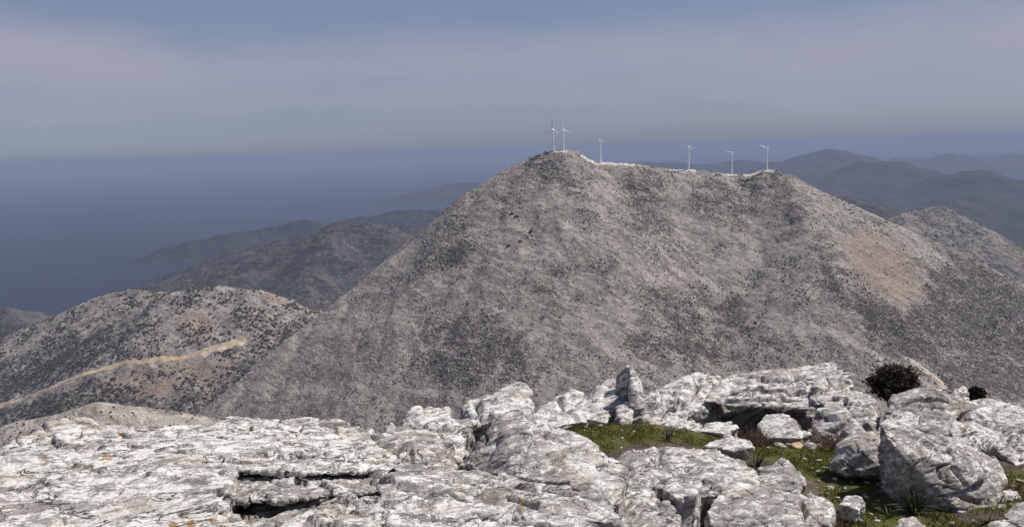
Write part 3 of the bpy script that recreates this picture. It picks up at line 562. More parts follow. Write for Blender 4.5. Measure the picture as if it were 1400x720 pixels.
def rock(name, label, cat, lumps, seed=0, vox=None, A=1.0, strata=1.0, cracks=(), base=True, drop=None, group=None, taper=0.86, under=0.06, tone=None):
    Ls = []; allp = []
    for li_, L in enumerate(lumps):
        P = [at(*p) for p in L]; allp += P; dr = drop[li_] if isinstance(drop, list) else drop; un = under[li_] if isinstance(under, list) else under
        if base:
            c = np.mean(P, axis=0)
            for p in P[:]:
                g = float(z_ground(np.array([p[0]]), np.array([p[1]]))[0]) - 0.12 if dr is None else p[2] - dr
                P.append(np.array([c[0] + (p[0] - c[0]) * taper, c[1] + (p[1] - c[1]) * taper + un, min(p[2] - 0.05, g)]))
        Ls.append(P)
    allp = np.array(allp); dist = np.median(allp[:, 1]); size = float(np.linalg.norm(allp.max(0) - allp.min(0)))
    vox = vox or max(0.0085, 0.00185 * dist)
    V, N, Q = remeshed(Ls, vox)
    k = min(1.0, size / 1.6)
    warp = fbm(V * 1.1, 3, seed) ; l = V @ SN
    lay = V - np.outer(l, SN) * (1 - 3.2)                                        # stretched along the layers
    d = A * k * 0.075 * fbm(V * (1.5 / max(k, .3)), 3, seed + 1)
    area = len(V) * vox * vox
    for (cell, tilt, step, jw, jd) in ((0.50 * k, 0.11, 0.012, 0.008, 0.026), (0.16 * k, 0.09, 0.0025, 0.004, 0.008)):
        g = np.random.default_rng(seed * 7 + int(cell * 1000)); ns = int(np.clip(area / (cell * cell), 6, 420))
        B = np.stack([V @ T1 * 0.62, V @ T2, l * 1.7], 1) + 0.10 * cell * np.stack([pn(V * 3 / cell * 0.4, seed + 20), pn(V * 3 / cell * 0.4, seed + 21), pn(V * 3 / cell * 0.4, seed + 22)], 1)
        si = g.choice(len(V), ns, replace=False); f1, f2, idx = cells(B, B[si])
        tv = g.normal(size=(ns, 3)) * tilt; off = g.normal(0, step, ns) * k
        dv = np.einsum('ij,ij->i', V - V[si][idx], tv[idx])
        d += A * np.clip(dv + off[idx], -0.06 * k, 0.06 * k) * 0.8 - jd * k * np.exp(-((f2 - f1) / jw) ** 2) * sm(0.0, 0.25, pn(V * 1.5, seed + 23))
    d += A * k * 0.010 * ridged(lay * 2.6, 4, seed + 2, 0.55)
    for (per, amp, sd_) in ((0.17, 0.030, 3), (0.05, 0.009, 30)):
        ss = l / per + 1.1 * warp + 0.30 * pn(V * 4, seed + sd_); fr = ss - np.floor(ss)
        d += A * strata * k * amp * sm(0.0, 0.10, fr) * (1 - fr) * sm(-0.02, 0.22, fbm(lay * 1.0, 2, seed + sd_ + 1))
    d += 0.009 * k * fbm(lay * 11.0, 4, seed + 5, 0.7)
    cr = pn(lay * np.array([1.6, 1.6, 1.6]) + 0.5 * warp[:, None], seed + 6); d -= 0.055 * k * np.exp(-(cr / 0.028) ** 2) * sm(-0.1, 0.2, pn(V * 1.9, seed + 7))
    j = pn(V * 2.3 + 0.3 * warp[:, None], seed + 12); d -= 0.040 * k * np.exp(-(j / 0.022) ** 2) * sm(0.0, 0.25, pn(V * 1.3, seed + 13))
    pits = pn(V * 17, seed + 8); d -= 0.010 * sm(0.30, 0.55, pits) * sm(-0.2, 0.2, pn(V * 2.2, seed + 9))
    q = pix(V) + 3.0 * np.stack([pn(V * 6, seed + 14), pn(V * 6, seed + 15)], 1) + 5.0 * np.stack([warp, warp], 1); face = np.einsum('ij,ij->i', N, -V) > 0
    for (line, w, dep, kind) in cracks:
        sd, al = line_dist(q, line); fade = sm(0, 0.10, al) * sm(1, 0.90, al)
        if kind == 'ledge': f = sm(-1.5, 1.5, sd) * sm(w, w * 0.25, sd)          # overhung step: recess below the line
        else: f = np.exp(-(sd / w) ** 2)
        d -= (1.7 if kind == 'ledge' else 1.2) * dep * f * fade * face * (0.65 + 0.7 * (0.5 + pn(V * 4, seed + 16)))
    V2 = V + N * d[:, None]
    V2 += 0.0035 * k * N * pn(V * 60, seed + 10)[:, None]
    qq = pix(V2); li = np.zeros(len(V))
    for (x, y, r) in LICHEN: li = np.maximum(li, 0.85 * sm(r * 1.7, r * 0.2, np.hypot((qq[:, 0] - x) * 0.6, qq[:, 1] - y)))
    o0 = np.array([V2[:, 0].mean(), V2[:, 1].mean(), V2[:, 2].min()])
    m = mesh_from(name, V2 - o0, Q); attr(m, 'lichen', li * face); attr(m, 'tone', np.full(len(V), TONES.get(seed, 0.0) if tone is None else tone)); o = obj(name, m, LIME); o.location = o0
    ROCKS.append(V2[::7]); return tag(o, label, cat, group)

rock('bedrock_slab', 'wide white weathered rock slab filling the lower left foreground', 'rock slab',
     [[(-90, 650, 4.3), (0, 622, 4.7), (60, 600, 5.1), (110, 590, 5.5), (200, 588, 5.7), (290, 575, 5.9), (320, 590, 5.5), (325, 640, 4.35), (310, 672, 3.95), (270, 745, 3.35), (-160, 790, 2.95), (200, 790, 3.0)],
      [(230, 605, 5.2), (290, 575, 5.88), (350, 579, 5.9), (430, 594, 5.55), (490, 612, 5.2), (540, 638, 4.75), (530, 645, 4.62), (430, 648, 4.35), (330, 643, 4.32), (270, 640, 4.4)],
      [(-40, 635, 4.6), (20, 602, 5.1), (60, 585, 5.4), (100, 577, 5.6), (122, 580, 5.6), (140, 596, 5.3), (90, 615, 5.0)],
      [(180, 592, 5.6), (195, 580, 5.75), (212, 580, 5.75), (228, 592, 5.6), (205, 600, 5.5)]],
     61, 0.0095, 0.62, 1.2, [([(88, 596), (100, 600), (112, 592)], 3.5, 0.05, 'crack'), ([(60, 660), (85, 655)], 2, 0.03, 'crack'),
      ([(290, 672), (310, 683), (345, 688)], 3, 0.06, 'crack'), ([(230, 590), (245, 592)], 4, 0.03, 'crack'), ([(150, 700), (190, 692), (205, 688)], 3, 0.03, 'ledge'), ([(322, 590), (345, 586)], 4, 0.04, 'crack')], drop=[0.5, 0.085, 0.2, 0.2], taper=0.98, under=[0.1, 0.30, 0.05, 0.05])
rock('bedrock_ledge', 'thin grey rock ledge with dark fissure beneath, under the white slab', 'rock ledge',
     [[(270, 672, 4.08), (330, 656, 4.32), (420, 648, 4.55), (500, 643, 4.76), (545, 660, 4.52), (536, 669, 4.36), (500, 675, 4.21), (420, 678, 4.11), (340, 686, 3.96), (290, 693, 3.83)]], 2, 0.009, 0.7, 1.2,
     drop=0.05, taper=0.98, under=0.24)
rock('bedrock_ledge', 'lower brownish rock ledge wedged between white slab and front slab', 'rock ledge',
     [[(230, 735, 3.56), (290, 704, 3.9), (360, 684, 4.2), (450, 670, 4.55), (530, 664, 4.75), (570, 682, 4.42), (540, 694, 4.22), (440, 718, 3.82), (300, 770, 3.32), (230, 780, 3.25)]], 3, 0.009, 0.8, 1.3,
     [([(270, 722), (330, 706), (400, 694)], 6, 0.06, 'ledge'), ([(250, 740), (320, 720), (380, 708)], 5, 0.05, 'ledge')], drop=0.5, taper=1.0)
rock('bedrock_slab', 'low domed rock slab at the bottom centre of the foreground', 'rock slab',
     [[(340, 740, 3.3), (400, 705, 3.65), (440, 685, 3.85), (475, 677, 3.95), (520, 679, 3.95), (580, 690, 3.88), (650, 694, 3.88), (720, 692, 3.95), (790, 702, 3.9), (835, 722, 3.75), (860, 770, 3.3), (340, 800, 2.95)]], 4, 0.0085, 0.75, 0.9,
     [([(640, 694), (690, 700), (760, 712)], 4, 0.04, 'ledge'), ([(470, 700), (560, 706), (640, 702)], 4, 0.03, 'ledge')], drop=0.4, taper=0.97, under=0.2)
rock('bedrock_slab', 'layered rock shelf running below the pointed boulder', 'rock slab',
     [[(515, 655, 4.65), (560, 640, 4.95), (630, 642, 5.05), (720, 660, 4.85), (800, 680, 4.6), (845, 700, 4.35), (850, 715, 4.15), (760, 705, 4.0), (660, 697, 4.0), (570, 694, 3.95), (520, 680, 4.1)]], 5, 0.009, 0.85, 1.3,
     [([(560, 655), (620, 652), (700, 662), (760, 672)], 5, 0.06, 'ledge'), ([(620, 672), (690, 675), (740, 690)], 5, 0.06, 'ledge'), ([(540, 668), (600, 676), (650, 690)], 4, 0.05, 'ledge')], drop=0.45)
rock('rock_outcrop', 'grey rock ridge with a dark hollow behind the white slab', 'rock outcrop',
     [[(340, 583, 6.1), (380, 576, 6.3), (420, 573, 6.4), (455, 574, 6.4), (488, 581, 6.3), (512, 595, 6.0), (500, 603, 5.8), (460, 607, 5.6), (420, 602, 5.6), (370, 594, 5.7)]], 6, 0.010, 1.0, 1.3,
     [([(410, 594), (435, 603), (462, 602)], 7, 0.12, 'ledge'), ([(430, 582), (470, 585), (505, 592)], 4, 0.05, 'crack')], drop=0.5)
rock('rock_outcrop', 'tan streaked rock outcrop between white slab and knobbly white rocks', 'rock outcrop',
     [[(450, 610, 5.65), (490, 602, 5.95), (530, 592, 6.25), (565, 590, 6.35), (610, 605, 6.2), (628, 630, 5.8), (630, 648, 5.35), (560, 648, 5.0), (520, 635, 5.05), (480, 622, 5.35)]], 7, 0.010, 1.0, 1.2,
     [([(500, 610), (540, 612), (570, 602)], 4, 0.05, 'crack'), ([(560, 625), (600, 620), (620, 610)], 4, 0.05, 'crack')], drop=0.7)
rock('boulder', 'knobbly white rock standing left of the pointed boulder', 'boulder',
     [[(548, 596, 6.9), (556, 570, 7.3), (566, 560, 7.4), (590, 556, 7.5), (612, 558, 7.5), (622, 572, 7.3), (625, 600, 6.8), (590, 612, 6.4)], [(590, 600, 6.7), (612, 580, 7.0), (636, 585, 7.0), (640, 605, 6.6), (630, 625, 6.2), (595, 625, 6.1)]], 8, None, 1.2, 1.0)
rock('boulder', 'small white knob on the rock edge beside grey outcrop', 'boulder', [[(523, 598, 6.5), (528, 583, 6.7), (535, 577, 6.75), (545, 585, 6.7), (550, 598, 6.5), (536, 602, 6.4)]], 9)
rock('boulder', 'large pointed grey boulder in the centre foreground', 'boulder',
     [[(704, 566, 5.75), (688, 573, 5.7), (655, 608, 5.6), (628, 640, 5.5), (636, 652, 5.25), (735, 577, 5.85), (790, 590, 6.0), (822, 610, 5.85), (862, 640, 5.6), (850, 668, 5.1), (838, 700, 4.72), (770, 676, 4.82), (700, 660, 4.92), (725, 605, 5.35)]], 10, 0.010, 0.9, 0.45,
     [([(735, 575), (745, 590), (742, 603)], 3, 0.04, 'crack'), ([(640, 648), (700, 652), (760, 665), (800, 672)], 4, 0.06, 'ledge'), ([(815, 640), (850, 648), (862, 650)], 3, 0.05, 'crack')])
rock('boulder', 'rounded white boulder with dark clefts behind the pointed boulder', 'boulder',
     [[(668, 560, 8.3), (672, 540, 8.6), (695, 532, 8.8), (717, 528, 8.8), (727, 545, 8.6), (722, 562, 8.2), (700, 580, 7.8), (675, 582, 7.7)], [(632, 562, 8.3), (642, 545, 8.5), (665, 539, 8.6), (680, 545, 8.5), (678, 575, 7.9), (645, 580, 7.8)]], 11, None, 1.1, 0.8,
     [([(648, 545), (655, 560), (662, 572)], 5, 0.10, 'crack'), ([(655, 578), (690, 572), (715, 566)], 5, 0.10, 'ledge')])
rock('boulder', 'brown stained rock wedged under the rounded white boulder', 'boulder', [[(606, 590, 7.2), (618, 572, 7.5), (640, 572, 7.5), (648, 585, 7.2), (640, 598, 7.0), (615, 600, 6.9)]], 12)
rock('boulder', 'long white rock along the back edge of the grass', 'boulder',
     [[(722, 578, 8.8), (735, 556, 9.2), (765, 538, 9.5), (778, 532, 9.6), (800, 540, 9.5), (805, 575, 8.8), (760, 582, 8.6)], [(790, 570, 9.0), (800, 542, 9.4), (835, 524, 9.7), (846, 530, 9.6), (848, 560, 9.2), (830, 578, 8.8)]], 13, None, 1.1, 1.1,
     [([(760, 545), (780, 562), (790, 575)], 3, 0.05, 'crack'), ([(735, 565), (780, 552), (840, 540)], 4, 0.05, 'crack')])
rock('standing_stone', 'tall thin upright stone, dark on its left side, behind the grass', 'standing stone',
     [[(862, 575, 8.9), (860, 500, 9.2), (863, 497, 9.25), (868, 502, 9.25), (880, 540, 9.1), (881, 575, 8.9), (872, 520, 9.5)], [(838, 545, 9.45), (844, 512, 9.5), (856, 499, 9.5), (864, 500, 9.4), (862, 545, 9.4), (850, 565, 9.3)]], 14, 0.011, 0.7, 0.4)
rock('boulder', 'white block at the foot of the thin upright stone', 'boulder', [[(838, 575, 8.8), (842, 552, 9.05), (858, 546, 9.1), (866, 555, 9.0), (864, 578, 8.7), (850, 582, 8.6)]], 15)
rock('boulder', 'long grooved grey rock sloping up from the upright stone', 'boulder',
     [[(878, 572, 9.1), (884, 545, 9.5), (915, 520, 9.9), (950, 508, 10.2), (972, 510, 10.2), (980, 530, 9.9), (960, 560, 9.4), (930, 580, 9.0), (895, 586, 8.8)], [(945, 545, 9.8), (950, 512, 10.2), (970, 503, 10.3), (986, 508, 10.3), (992, 520, 10.2), (975, 545, 9.7)]], 16, None, 1.1, 0.8,
     [([(920, 530), (918, 545), (905, 560)], 4, 0.08, 'crack'), ([(955, 515), (945, 535), (935, 552)], 4, 0.08, 'crack'), ([(885, 560), (905, 552), (925, 558)], 5, 0.08, 'ledge')])
rock('boulder', 'small cap stone lying on top of the grooved grey rock', 'boulder', [[(966, 506, 10.3), (974, 500, 10.4), (986, 501, 10.4), (989, 507, 10.3), (978, 511, 10.2)]], 17, base=False)
rock('overhanging_rock', 'broad overhanging rock slab with a deep shadowed hollow below', 'rock slab',
     [[(963, 548, 9.5), (972, 532, 9.7), (1000, 514, 10.1), (1055, 507, 10.4), (1110, 512, 10.4), (1140, 520, 10.3), (1150, 540, 9.7), (1135, 556, 9.3), (1118, 560, 9.2), (1060, 556, 9.2), (1000, 556, 9.3), (1050, 545, 10.6), (1110, 545, 10.5)],
      [(1105, 545, 9.4), (1115, 522, 9.7), (1145, 514, 10.0), (1166, 528, 9.8), (1150, 548, 9.3), (1128, 560, 9.1)]], 18, 0.012, 0.85, 1.6,
     [([(980, 540), (1030, 532), (1080, 535), (1110, 530)], 6, 0.09, 'ledge'), ([(1000, 525), (1060, 520), (1110, 524)], 4, 0.05, 'ledge'), ([(985, 550), (1040, 545), (1100, 545)], 5, 0.08, 'ledge')], base=False)
rock('boulder', 'flat white rock lying on top of the overhanging slab', 'boulder', [[(1074, 518, 10.2), (1080, 503, 10.4), (1095, 498, 10.5), (1125, 497, 10.5), (1150, 499, 10.5), (1167, 510, 10.3), (1163, 524, 10.0), (1110, 521, 10.0)]], 19, None, 0.9, 0.9, [([(1090, 512), (1130, 510), (1160, 518)], 3, 0.04, 'ledge')], base=False)
rock('rock_outcrop', 'brown rock at the back of the hollow under the overhanging slab', 'rock outcrop', [[(940, 575, 10.1), (960, 552, 10.4), (1050, 545, 10.6), (1130, 545, 10.6), (1135, 590, 10.0), (1040, 592, 10.0), (950, 590, 9.9)]], 20, 0.018)
rock('boulder', 'rounded grey boulder to the right of the overhanging slab', 'boulder',
     [[(1108, 580, 8.9), (1118, 560, 9.1), (1150, 538, 9.35), (1170, 531, 9.45), (1192, 540, 9.4), (1207, 557, 9.2), (1203, 582, 8.95), (1175, 604, 8.6), (1125, 598, 8.65), (1150, 570, 8.8)]], 21, None, 1.0, 0.6, [([(1120, 575), (1160, 566), (1200, 572)], 4, 0.05, 'crack')])
rock('boulder', 'low pale boulder sitting inside the hollow under the overhanging slab', 'boulder', [[(1033, 578, 8.9), (1045, 566, 9.1), (1065, 564, 9.15), (1090, 574, 9.0), (1110, 592, 8.7), (1095, 599, 8.5), (1045, 597, 8.5)]], 22, None, 1.0, 0.6)
rock('boulder', 'dark topped boulder at the back of the right hand rock pile', 'boulder',
     [[(1210, 562, 8.9), (1222, 540, 9.1), (1250, 529, 9.25), (1295, 529, 9.25), (1318, 540, 9.15), (1320, 558, 8.95), (1290, 572, 8.75), (1240, 570, 8.75)]], 23, None, 1.1, 1.0, [([(1230, 552), (1260, 545), (1300, 550)], 4, 0.06, 'ledge')])
rock('boulder', 'small white block on the back of the right hand rock pile', 'boulder', [[(1300, 552, 9.4), (1304, 532, 9.6), (1318, 526, 9.7), (1324, 530, 9.7), (1326, 552, 9.4), (1312, 558, 9.3)]], 24)
rock('boulder', 'speckled squarish boulder in the middle of the right hand rock pile', 'boulder', [[(1250, 588, 8.1), (1258, 568, 8.25), (1285, 559, 8.4), (1306, 562, 8.4), (1312, 582, 8.2), (1300, 595, 8.0), (1262, 597, 8.0)]], 25)
rock('boulder', 'pale flat boulder left of the speckled one in right rock pile', 'boulder', [[(1196, 590, 8.5), (1212, 568, 8.9), (1238, 558, 9.0), (1262, 572, 8.7), (1255, 595, 8.3), (1215, 606, 8.1)]], 26)
rock('boulder', 'angular cream boulder with a rusty stain in the right rock pile', 'boulder', [[(1298, 592, 7.75), (1304, 574, 7.9), (1335, 575, 8.0), (1368, 597, 7.8), (1360, 612, 7.6), (1318, 614, 7.55)]], 27, None, 0.8, 0.4)
rock('boulder', 'big pale boulder cut off by the right edge of the picture', 'boulder',
     [[(1306, 572, 9.1), (1320, 550, 9.3), (1355, 545, 9.4), (1405, 553, 9.3), (1480, 582, 8.8), (1500, 690, 6.8), (1420, 662, 6.95), (1380, 625, 7.5), (1340, 600, 8.0)]], 28, None, 1.0, 0.9, [([(1350, 560), (1375, 595), (1400, 630)], 4, 0.05, 'crack')])
rock('boulder', 'largest sunlit boulder of the right pile, cracked, with shaded left face', 'boulder',
     [[(1205, 579, 6.85), (1213, 598, 6.6), (1230, 618, 6.42), (1262, 662, 6.3), (1290, 692, 6.22), (1322, 707, 6.15), (1360, 692, 6.3), (1380, 660, 6.6), (1352, 622, 6.95), (1310, 600, 7.1), (1255, 588, 7.1), (1300, 634, 6.38), (1340, 650, 6.4)]], 29, 0.011, 0.75, 0.5,
     [([(1297, 635), (1312, 655), (1320, 668)], 2.5, 0.04, 'crack'), ([(1310, 675), (1335, 685), (1345, 690)], 2.5, 0.04, 'crack')])
rock('boulder', 'pitted dark faced boulder left of the largest sunlit boulder', 'boulder',
     [[(1140, 638, 7.15), (1145, 612, 7.3), (1165, 594, 7.5), (1210, 588, 7.6), (1240, 600, 7.45), (1245, 640, 7.1), (1218, 650, 6.95), (1160, 650, 6.98), (1180, 615, 7.0)]], 30, None, 1.0, 0.7, taper=0.62, under=0.22)
rock('boulder', 'dark grey boulder in the bottom right corner', 'boulder', [[(1352, 725, 5.7), (1366, 702, 5.95), (1395, 688, 6.1), (1470, 692, 6.0), (1490, 770, 5.3), (1360, 770, 5.3)]], 31)
rock('boulder', 'small round boulder between the corner boulder and largest boulder', 'boulder', [[(1343, 690, 6.4), (1352, 674, 6.6), (1380, 670, 6.65), (1396, 680, 6.5), (1390, 696, 6.25), (1360, 700, 6.2)]], 32)
rock('bedrock_slab', 'broad low grey rock between the grass and the pointed boulder', 'rock slab',
     [[(830, 645, 6.6), (862, 618, 7.05), (905, 606, 7.25), (950, 612, 7.2), (1000, 622, 7.0), (1036, 655, 6.3), (1036, 672, 6.05), (960, 676, 5.9), (890, 664, 5.95), (845, 660, 6.1)]], 33, None, 0.9, 0.8,
     [([(905, 612), (900, 630), (885, 648)], 4, 0.05, 'crack'), ([(990, 655), (1015, 660), (1036, 664)], 4, 0.05, 'ledge')])
rock('boulder', 'rounded pale boulder beside the foot of the pointed boulder', 'boulder', [[(842, 700, 5.35), (850, 668, 5.75), (872, 654, 5.95), (892, 664, 5.8), (900, 695, 5.4), (880, 725, 5.05), (845, 730, 5.0)]], 34)
rock('boulder', 'smooth flat pinkish rock on the broad low grey rock', 'boulder', [[(906, 668, 5.62), (914, 654, 5.82), (945, 650, 5.9), (960, 660, 5.78), (952, 674, 5.52), (925, 680, 5.42)]], 35, None, 0.5, 0.2)
rock('boulder', 'pointed cream rock at the bottom edge right of centre', 'boulder', [[(878, 722, 5.05), (892, 698, 5.35), (912, 688, 5.5), (930, 704, 5.25), (925, 730, 4.95), (890, 740, 4.85)]], 36)
rock('bedrock_slab', 'wide smooth rock at the bottom edge below the leafy clumps', 'rock slab',
     [[(965, 695, 5.5), (990, 672, 5.85), (1040, 668, 5.95), (1095, 674, 5.95), (1128, 692, 5.7), (1122, 720, 5.35), (1060, 735, 5.1), (990, 730, 5.1), (970, 715, 5.25)]], 37, None, 0.8, 0.7, [([(1095, 680), (1102, 700), (1098, 715)], 3, 0.05, 'crack')])
rock('boulder', 'humped grey boulder right of the dark leafy clump', 'boulder', [[(1030, 660, 6.45), (1040, 640, 6.8), (1068, 627, 7.0), (1090, 638, 6.8), (1100, 660, 6.4), (1092, 674, 6.15), (1045, 672, 6.15)]], 38)
rock('boulder', 'leaning grey rock right of the wide smooth bottom rock', 'boulder', [[(1098, 695, 5.95), (1108, 678, 6.15), (1128, 680, 6.15), (1142, 694, 5.95), (1132, 715, 5.65), (1102, 715, 5.65)]], 39)
rock('boulder', 'long low white rock lying in the middle of the grass', 'boulder', [[(962, 610, 7.75), (972, 600, 7.95), (995, 595, 8.05), (1025, 601, 7.95), (1032, 610, 7.75), (1000, 616, 7.6)]], 40)
rock('boulder', 'flat pinkish rock sunk in the left part of the grass', 'boulder', [[(846, 598, 8.05), (865, 592, 8.2), (900, 591, 8.25), (906, 598, 8.1), (880, 603, 7.95)]], 41, None, 0.5, 0.2)
rock('boulder', 'long flat white rock below the grooved grey rock', 'boulder', [[(898, 586, 8.5), (920, 578, 8.7), (948, 574, 8.8), (962, 580, 8.65), (958, 590, 8.4), (925, 592, 8.35)]], 42)
rock('boulder', 'row of low pinkish rocks in front of the shadowed hollow', 'boulder', [[(955, 588, 8.5), (965, 578, 8.75), (1000, 576, 8.8), (1010, 584, 8.6), (990, 592, 8.4)]], 43)
rock('boulder', 'pale rock in the shade left of the dark leafy plant', 'boulder', [[(1148, 690, 6.15), (1156, 678, 6.35), (1172, 675, 6.4), (1184, 686, 6.2), (1174, 696, 6.0)]], 44)
rock('boulder', 'pale rock at the bottom edge below the large leafy plant', 'boulder', [[(1226, 722, 5.7), (1232, 706, 5.95), (1250, 704, 6.0), (1264, 718, 5.75), (1245, 732, 5.5)]], 45)
RK = np.concatenate(ROCKS)

# ------------------------------------------------------------------ small loose stones
STONE = [mesh_from('small_stone', *rock_blob(200 + k, 3)) for k in range(6)]
for m in STONE: m.materials.append(LIME); attr(m, 'lichen', np.zeros(len(m.vertices))); attr(m, 'tone', np.full(len(m.vertices), -0.45))
TAN = mat_plain('ochre_stone', (0.42, 0.30, 0.19), 0.25, 14.0)
def stone(px, py, w, label, group, k=None, flat=0.6, mat=None):
    d = on_ground(px, py)
    r = w / F * d[1] / 2; m = STONE[random.randrange(6) if k is None else k]
    if mat is not None: m = m.copy(); m.materials.clear(); m.materials.append(mat)
    o = obj('small_stone', m); o.location = (d[0], d[1], d[2] + r * 0.25); o.scale = (r * random.uniform(.85, 1.15), r * random.uniform(.75, 1.1), r * flat * random.uniform(.8, 1.4)); o.rotation_euler = (random.uniform(-.3, .3), random.uniform(-.3, .3), random.uniform(0, 6.28))
    return tag(o, label, 'stone', group)
stone(1088, 612, 22, 'ochre brown stone in the grass below the rounded boulder', 'loose stones', 1, 0.7, TAN)
stone(1107, 612, 22, 'pale stone beside the ochre brown stone', 'loose stones', 2)
stone(950, 697, 20, 'cream block stone among pebbles at the bottom edge', 'loose stones', 3, 0.9); stone(940, 708, 16, 'pinkish stone left of the cream block at the bottom edge', 'loose stones', 4)
stone(1012, 707, 30, 'white block stone at the bottom below the wide rock', 'loose stones', 0, 0.7); stone(993, 690, 16, 'orange tinged stone above the white block stone', 'loose stones', 5)
stone(955, 716, 18, 'yellowish stone at the very bottom edge', 'loose stones', 2); stone(922, 692, 14, 'grey pebble wedged beside the pointed cream rock', 'loose stones', 1)
stone(1066, 610, 20, 'flat white stone in the grass left of the ochre stone', 'loose stones', 3, 0.4); stone(1160, 700, 14, 'pale pebble lying in shade left of the large leafy plant', 'loose stones', 4)
GL = 'small pale stone scattered on the grass and soil between the boulders'
for (x, y, w) in [(762, 578, 9), (775, 583, 7), (820, 582, 8), (801, 570, 6), (866, 590, 6), (925, 587, 5), (838, 603, 5), (1128, 640, 10), (1142, 655, 8), (1120, 630, 9), (1100, 628, 8), (1135, 668, 12), (1155, 668, 8), (1185, 680, 9), (1195, 690, 8), (1140, 700, 10), (1205, 672, 10), (1170, 707, 8),
                  (1078, 600, 8), (1050, 613, 9), (1040, 604, 7), (995, 588, 10), (1010, 592, 7), (1120, 604, 10), (1130, 615, 9), (1150, 612, 8), (935, 580, 6), (880, 585, 5), (810, 590, 5), (850, 612, 5), (1385, 665, 9), (1370, 655, 8), (1395, 658, 10), (1300, 715, 9), (1330, 712, 7), (1200, 712, 8), (945, 684, 7), (968, 700, 8), (925, 712, 9), (975, 712, 10), (1185, 660, 9), (1165, 660, 7), (742, 590, 6), (1000, 618, 6)] + [(random.uniform(1105, 1215), random.uniform(640, 712), random.uniform(4, 9)) for _ in range(26)] + [(random.uniform(765, 1100), random.uniform(575, 612), random.uniform(3, 6)) for _ in range(9)]:
    stone(x, y, w, GL, 'small pale stones on the grass')

# ------------------------------------------------------------------ grass
def near_rock(P):
    return np.zeros(len(P), bool)
def grass():
    n = 240000; X = rng.uniform(-1.5, 5.5, n); Y = rng.uniform(4.6, 9.6, n); V = np.stack([X, Y, z_ground(X, Y)], 1)
    g = grass_mask(V) * sm(-0.32, 0.15, fbm(V * 2.2, 3, 95)) ; V = V[rng.uniform(size=n) < g * 0.95]; n = len(V)
    h = rng.uniform(0.012, 0.036, n) * (1 + 0.6 * fbm(V * 1.7, 2, 96)); a = rng.uniform(0, 6.28, n); w = rng.uniform(0.003, 0.007, n)
    le = rng.normal(0, 0.5, (n, 2)) * h[:, None]; dx = np.stack([np.cos(a) * w, np.sin(a) * w, np.zeros(n)], 1)
    top = V + np.concatenate([le, h[:, None]], 1)
    T = np.stack([V - dx - [0, 0, .01], V + dx - [0, 0, .01], top], 1).reshape(-1, 3); m = mesh_from('grass', T, np.arange(len(T)).reshape(-1, 3), False)
    t = NT('short_grass'); c = t.mix(t.rng(t.noise(t.pos(), 3.0, 4, 0.6), 0.35, 0.65), (0.085, 0.100, 0.012), (0.180, 0.190, 0.026))
    c = t.mix(t.math('MULTIPLY', t.rng(t.noise(t.pos(), 1.6, 3, 0.6), 0.56, 0.66), 0.8), c, (0.095, 0.055, 0.03)); t.color(c)
    tag(obj('grass', m, t.m), 'short mossy green grass in the soil pocket between the rocks', 'grass', None, 'stuff')
grass()

# ------------------------------------------------------------------ leafy clumps, dry brush, bushes
def tube(path, r0, r1, n=5):
    path = np.asarray(path, float); V = []; 
    for k, p in enumerate(path):
        d = path[min(k + 1, len(path) - 1)] - path[max(k - 1, 0)]; d /= np.linalg.norm(d) + 1e-9
        u = np.cross(d, [0.3, 0.9, 0.2]); u /= np.linalg.norm(u) + 1e-9; v = np.cross(d, u); r = r0 + (r1 - r0) * k / (len(path) - 1)
        for j in range(n): V.append(p + r * (math.cos(6.283 * j / n) * u + math.sin(6.283 * j / n) * v))
    Q = [(k * n + j, k * n + (j + 1) % n, (k + 1) * n + (j + 1) % n, (k + 1) * n + j) for k in range(len(path) - 1) for j in range(n)]
    return np.array(V), np.array(Q)
def joined(parts):
    Vs, Qs, o = [], [], 0
    for V, Q in parts: Vs.append(V); Qs.append(Q + o); o += len(V)
    return np.concatenate(Vs), np.concatenate(Qs)
LEAF = mat_plain('strap_leaf', (0.045, 0.062, 0.028), 0.35, 20.0, 0.5)
def leaf_mesh(L, w, bend, up):
    n = 7; V = []
    for k in range(n):
        s = k / (n - 1); a = up - bend * s; x = L * s * math.cos(up - bend * s * 0.5); z = L * s * math.sin(up - bend * s * 0.55); ww = w * (1 - s ** 2.2) * (0.55 + 0.9 * s * (1 - s) * 2)
        V += [(x, -ww, z), (x, 0, z - ww * 0.45), (x, ww, z)]
    Q = [(3 * k + j, 3 * k + j + 1, 3 * k + j + 4, 3 * k + j + 3) for k in range(n - 1) for j in (0, 1)]
    return mesh_from('leaf', V, Q)
LM = [leaf_mesh(1.0, 0.030, b, u) for b, u in ((0.7, 1.35), (1.2, 1.2), (1.6, 1.0), (0.5, 0.9), (1.0, 0.7))]
for m in LM: m.materials.append(LEAF)
def leafy(px, py, L, n, label, zoff=0.0):
    p = on_ground(px, py); r = tag(empty('leafy_plant', tuple(p + [0, 0, zoff - 0.01])), label, 'plant')
    for k in range(n):
        o = bpy.data.objects.new('leaf', random.choice(LM)); C.objects.link(o); o.parent = r; a = random.uniform(0, 6.28); rr = random.uniform(0, 0.12) * L
        o.location = (rr * math.cos(a), rr * math.sin(a), 0); o.rotation_euler = (random.uniform(-.2, .2), random.uniform(-.25, .25), a + random.uniform(-.3, .3)); s = L * random.uniform(.6, 1.1); o.scale = (s, s * random.uniform(.8, 1.4), s)
leafy(912, 601, 0.19, 34, 'dark clump of strap leaves in the left part of the grass')
leafy(1034, 639, 0.24, 38, 'dark green leafy clump beside the humped grey boulder')
leafy(1252, 700, 0.28, 60, 'large leafy plant in the shade below the largest boulder')
leafy(1215, 708, 0.17, 20, 'smaller leafy plant left of the large leafy plant at the bottom')
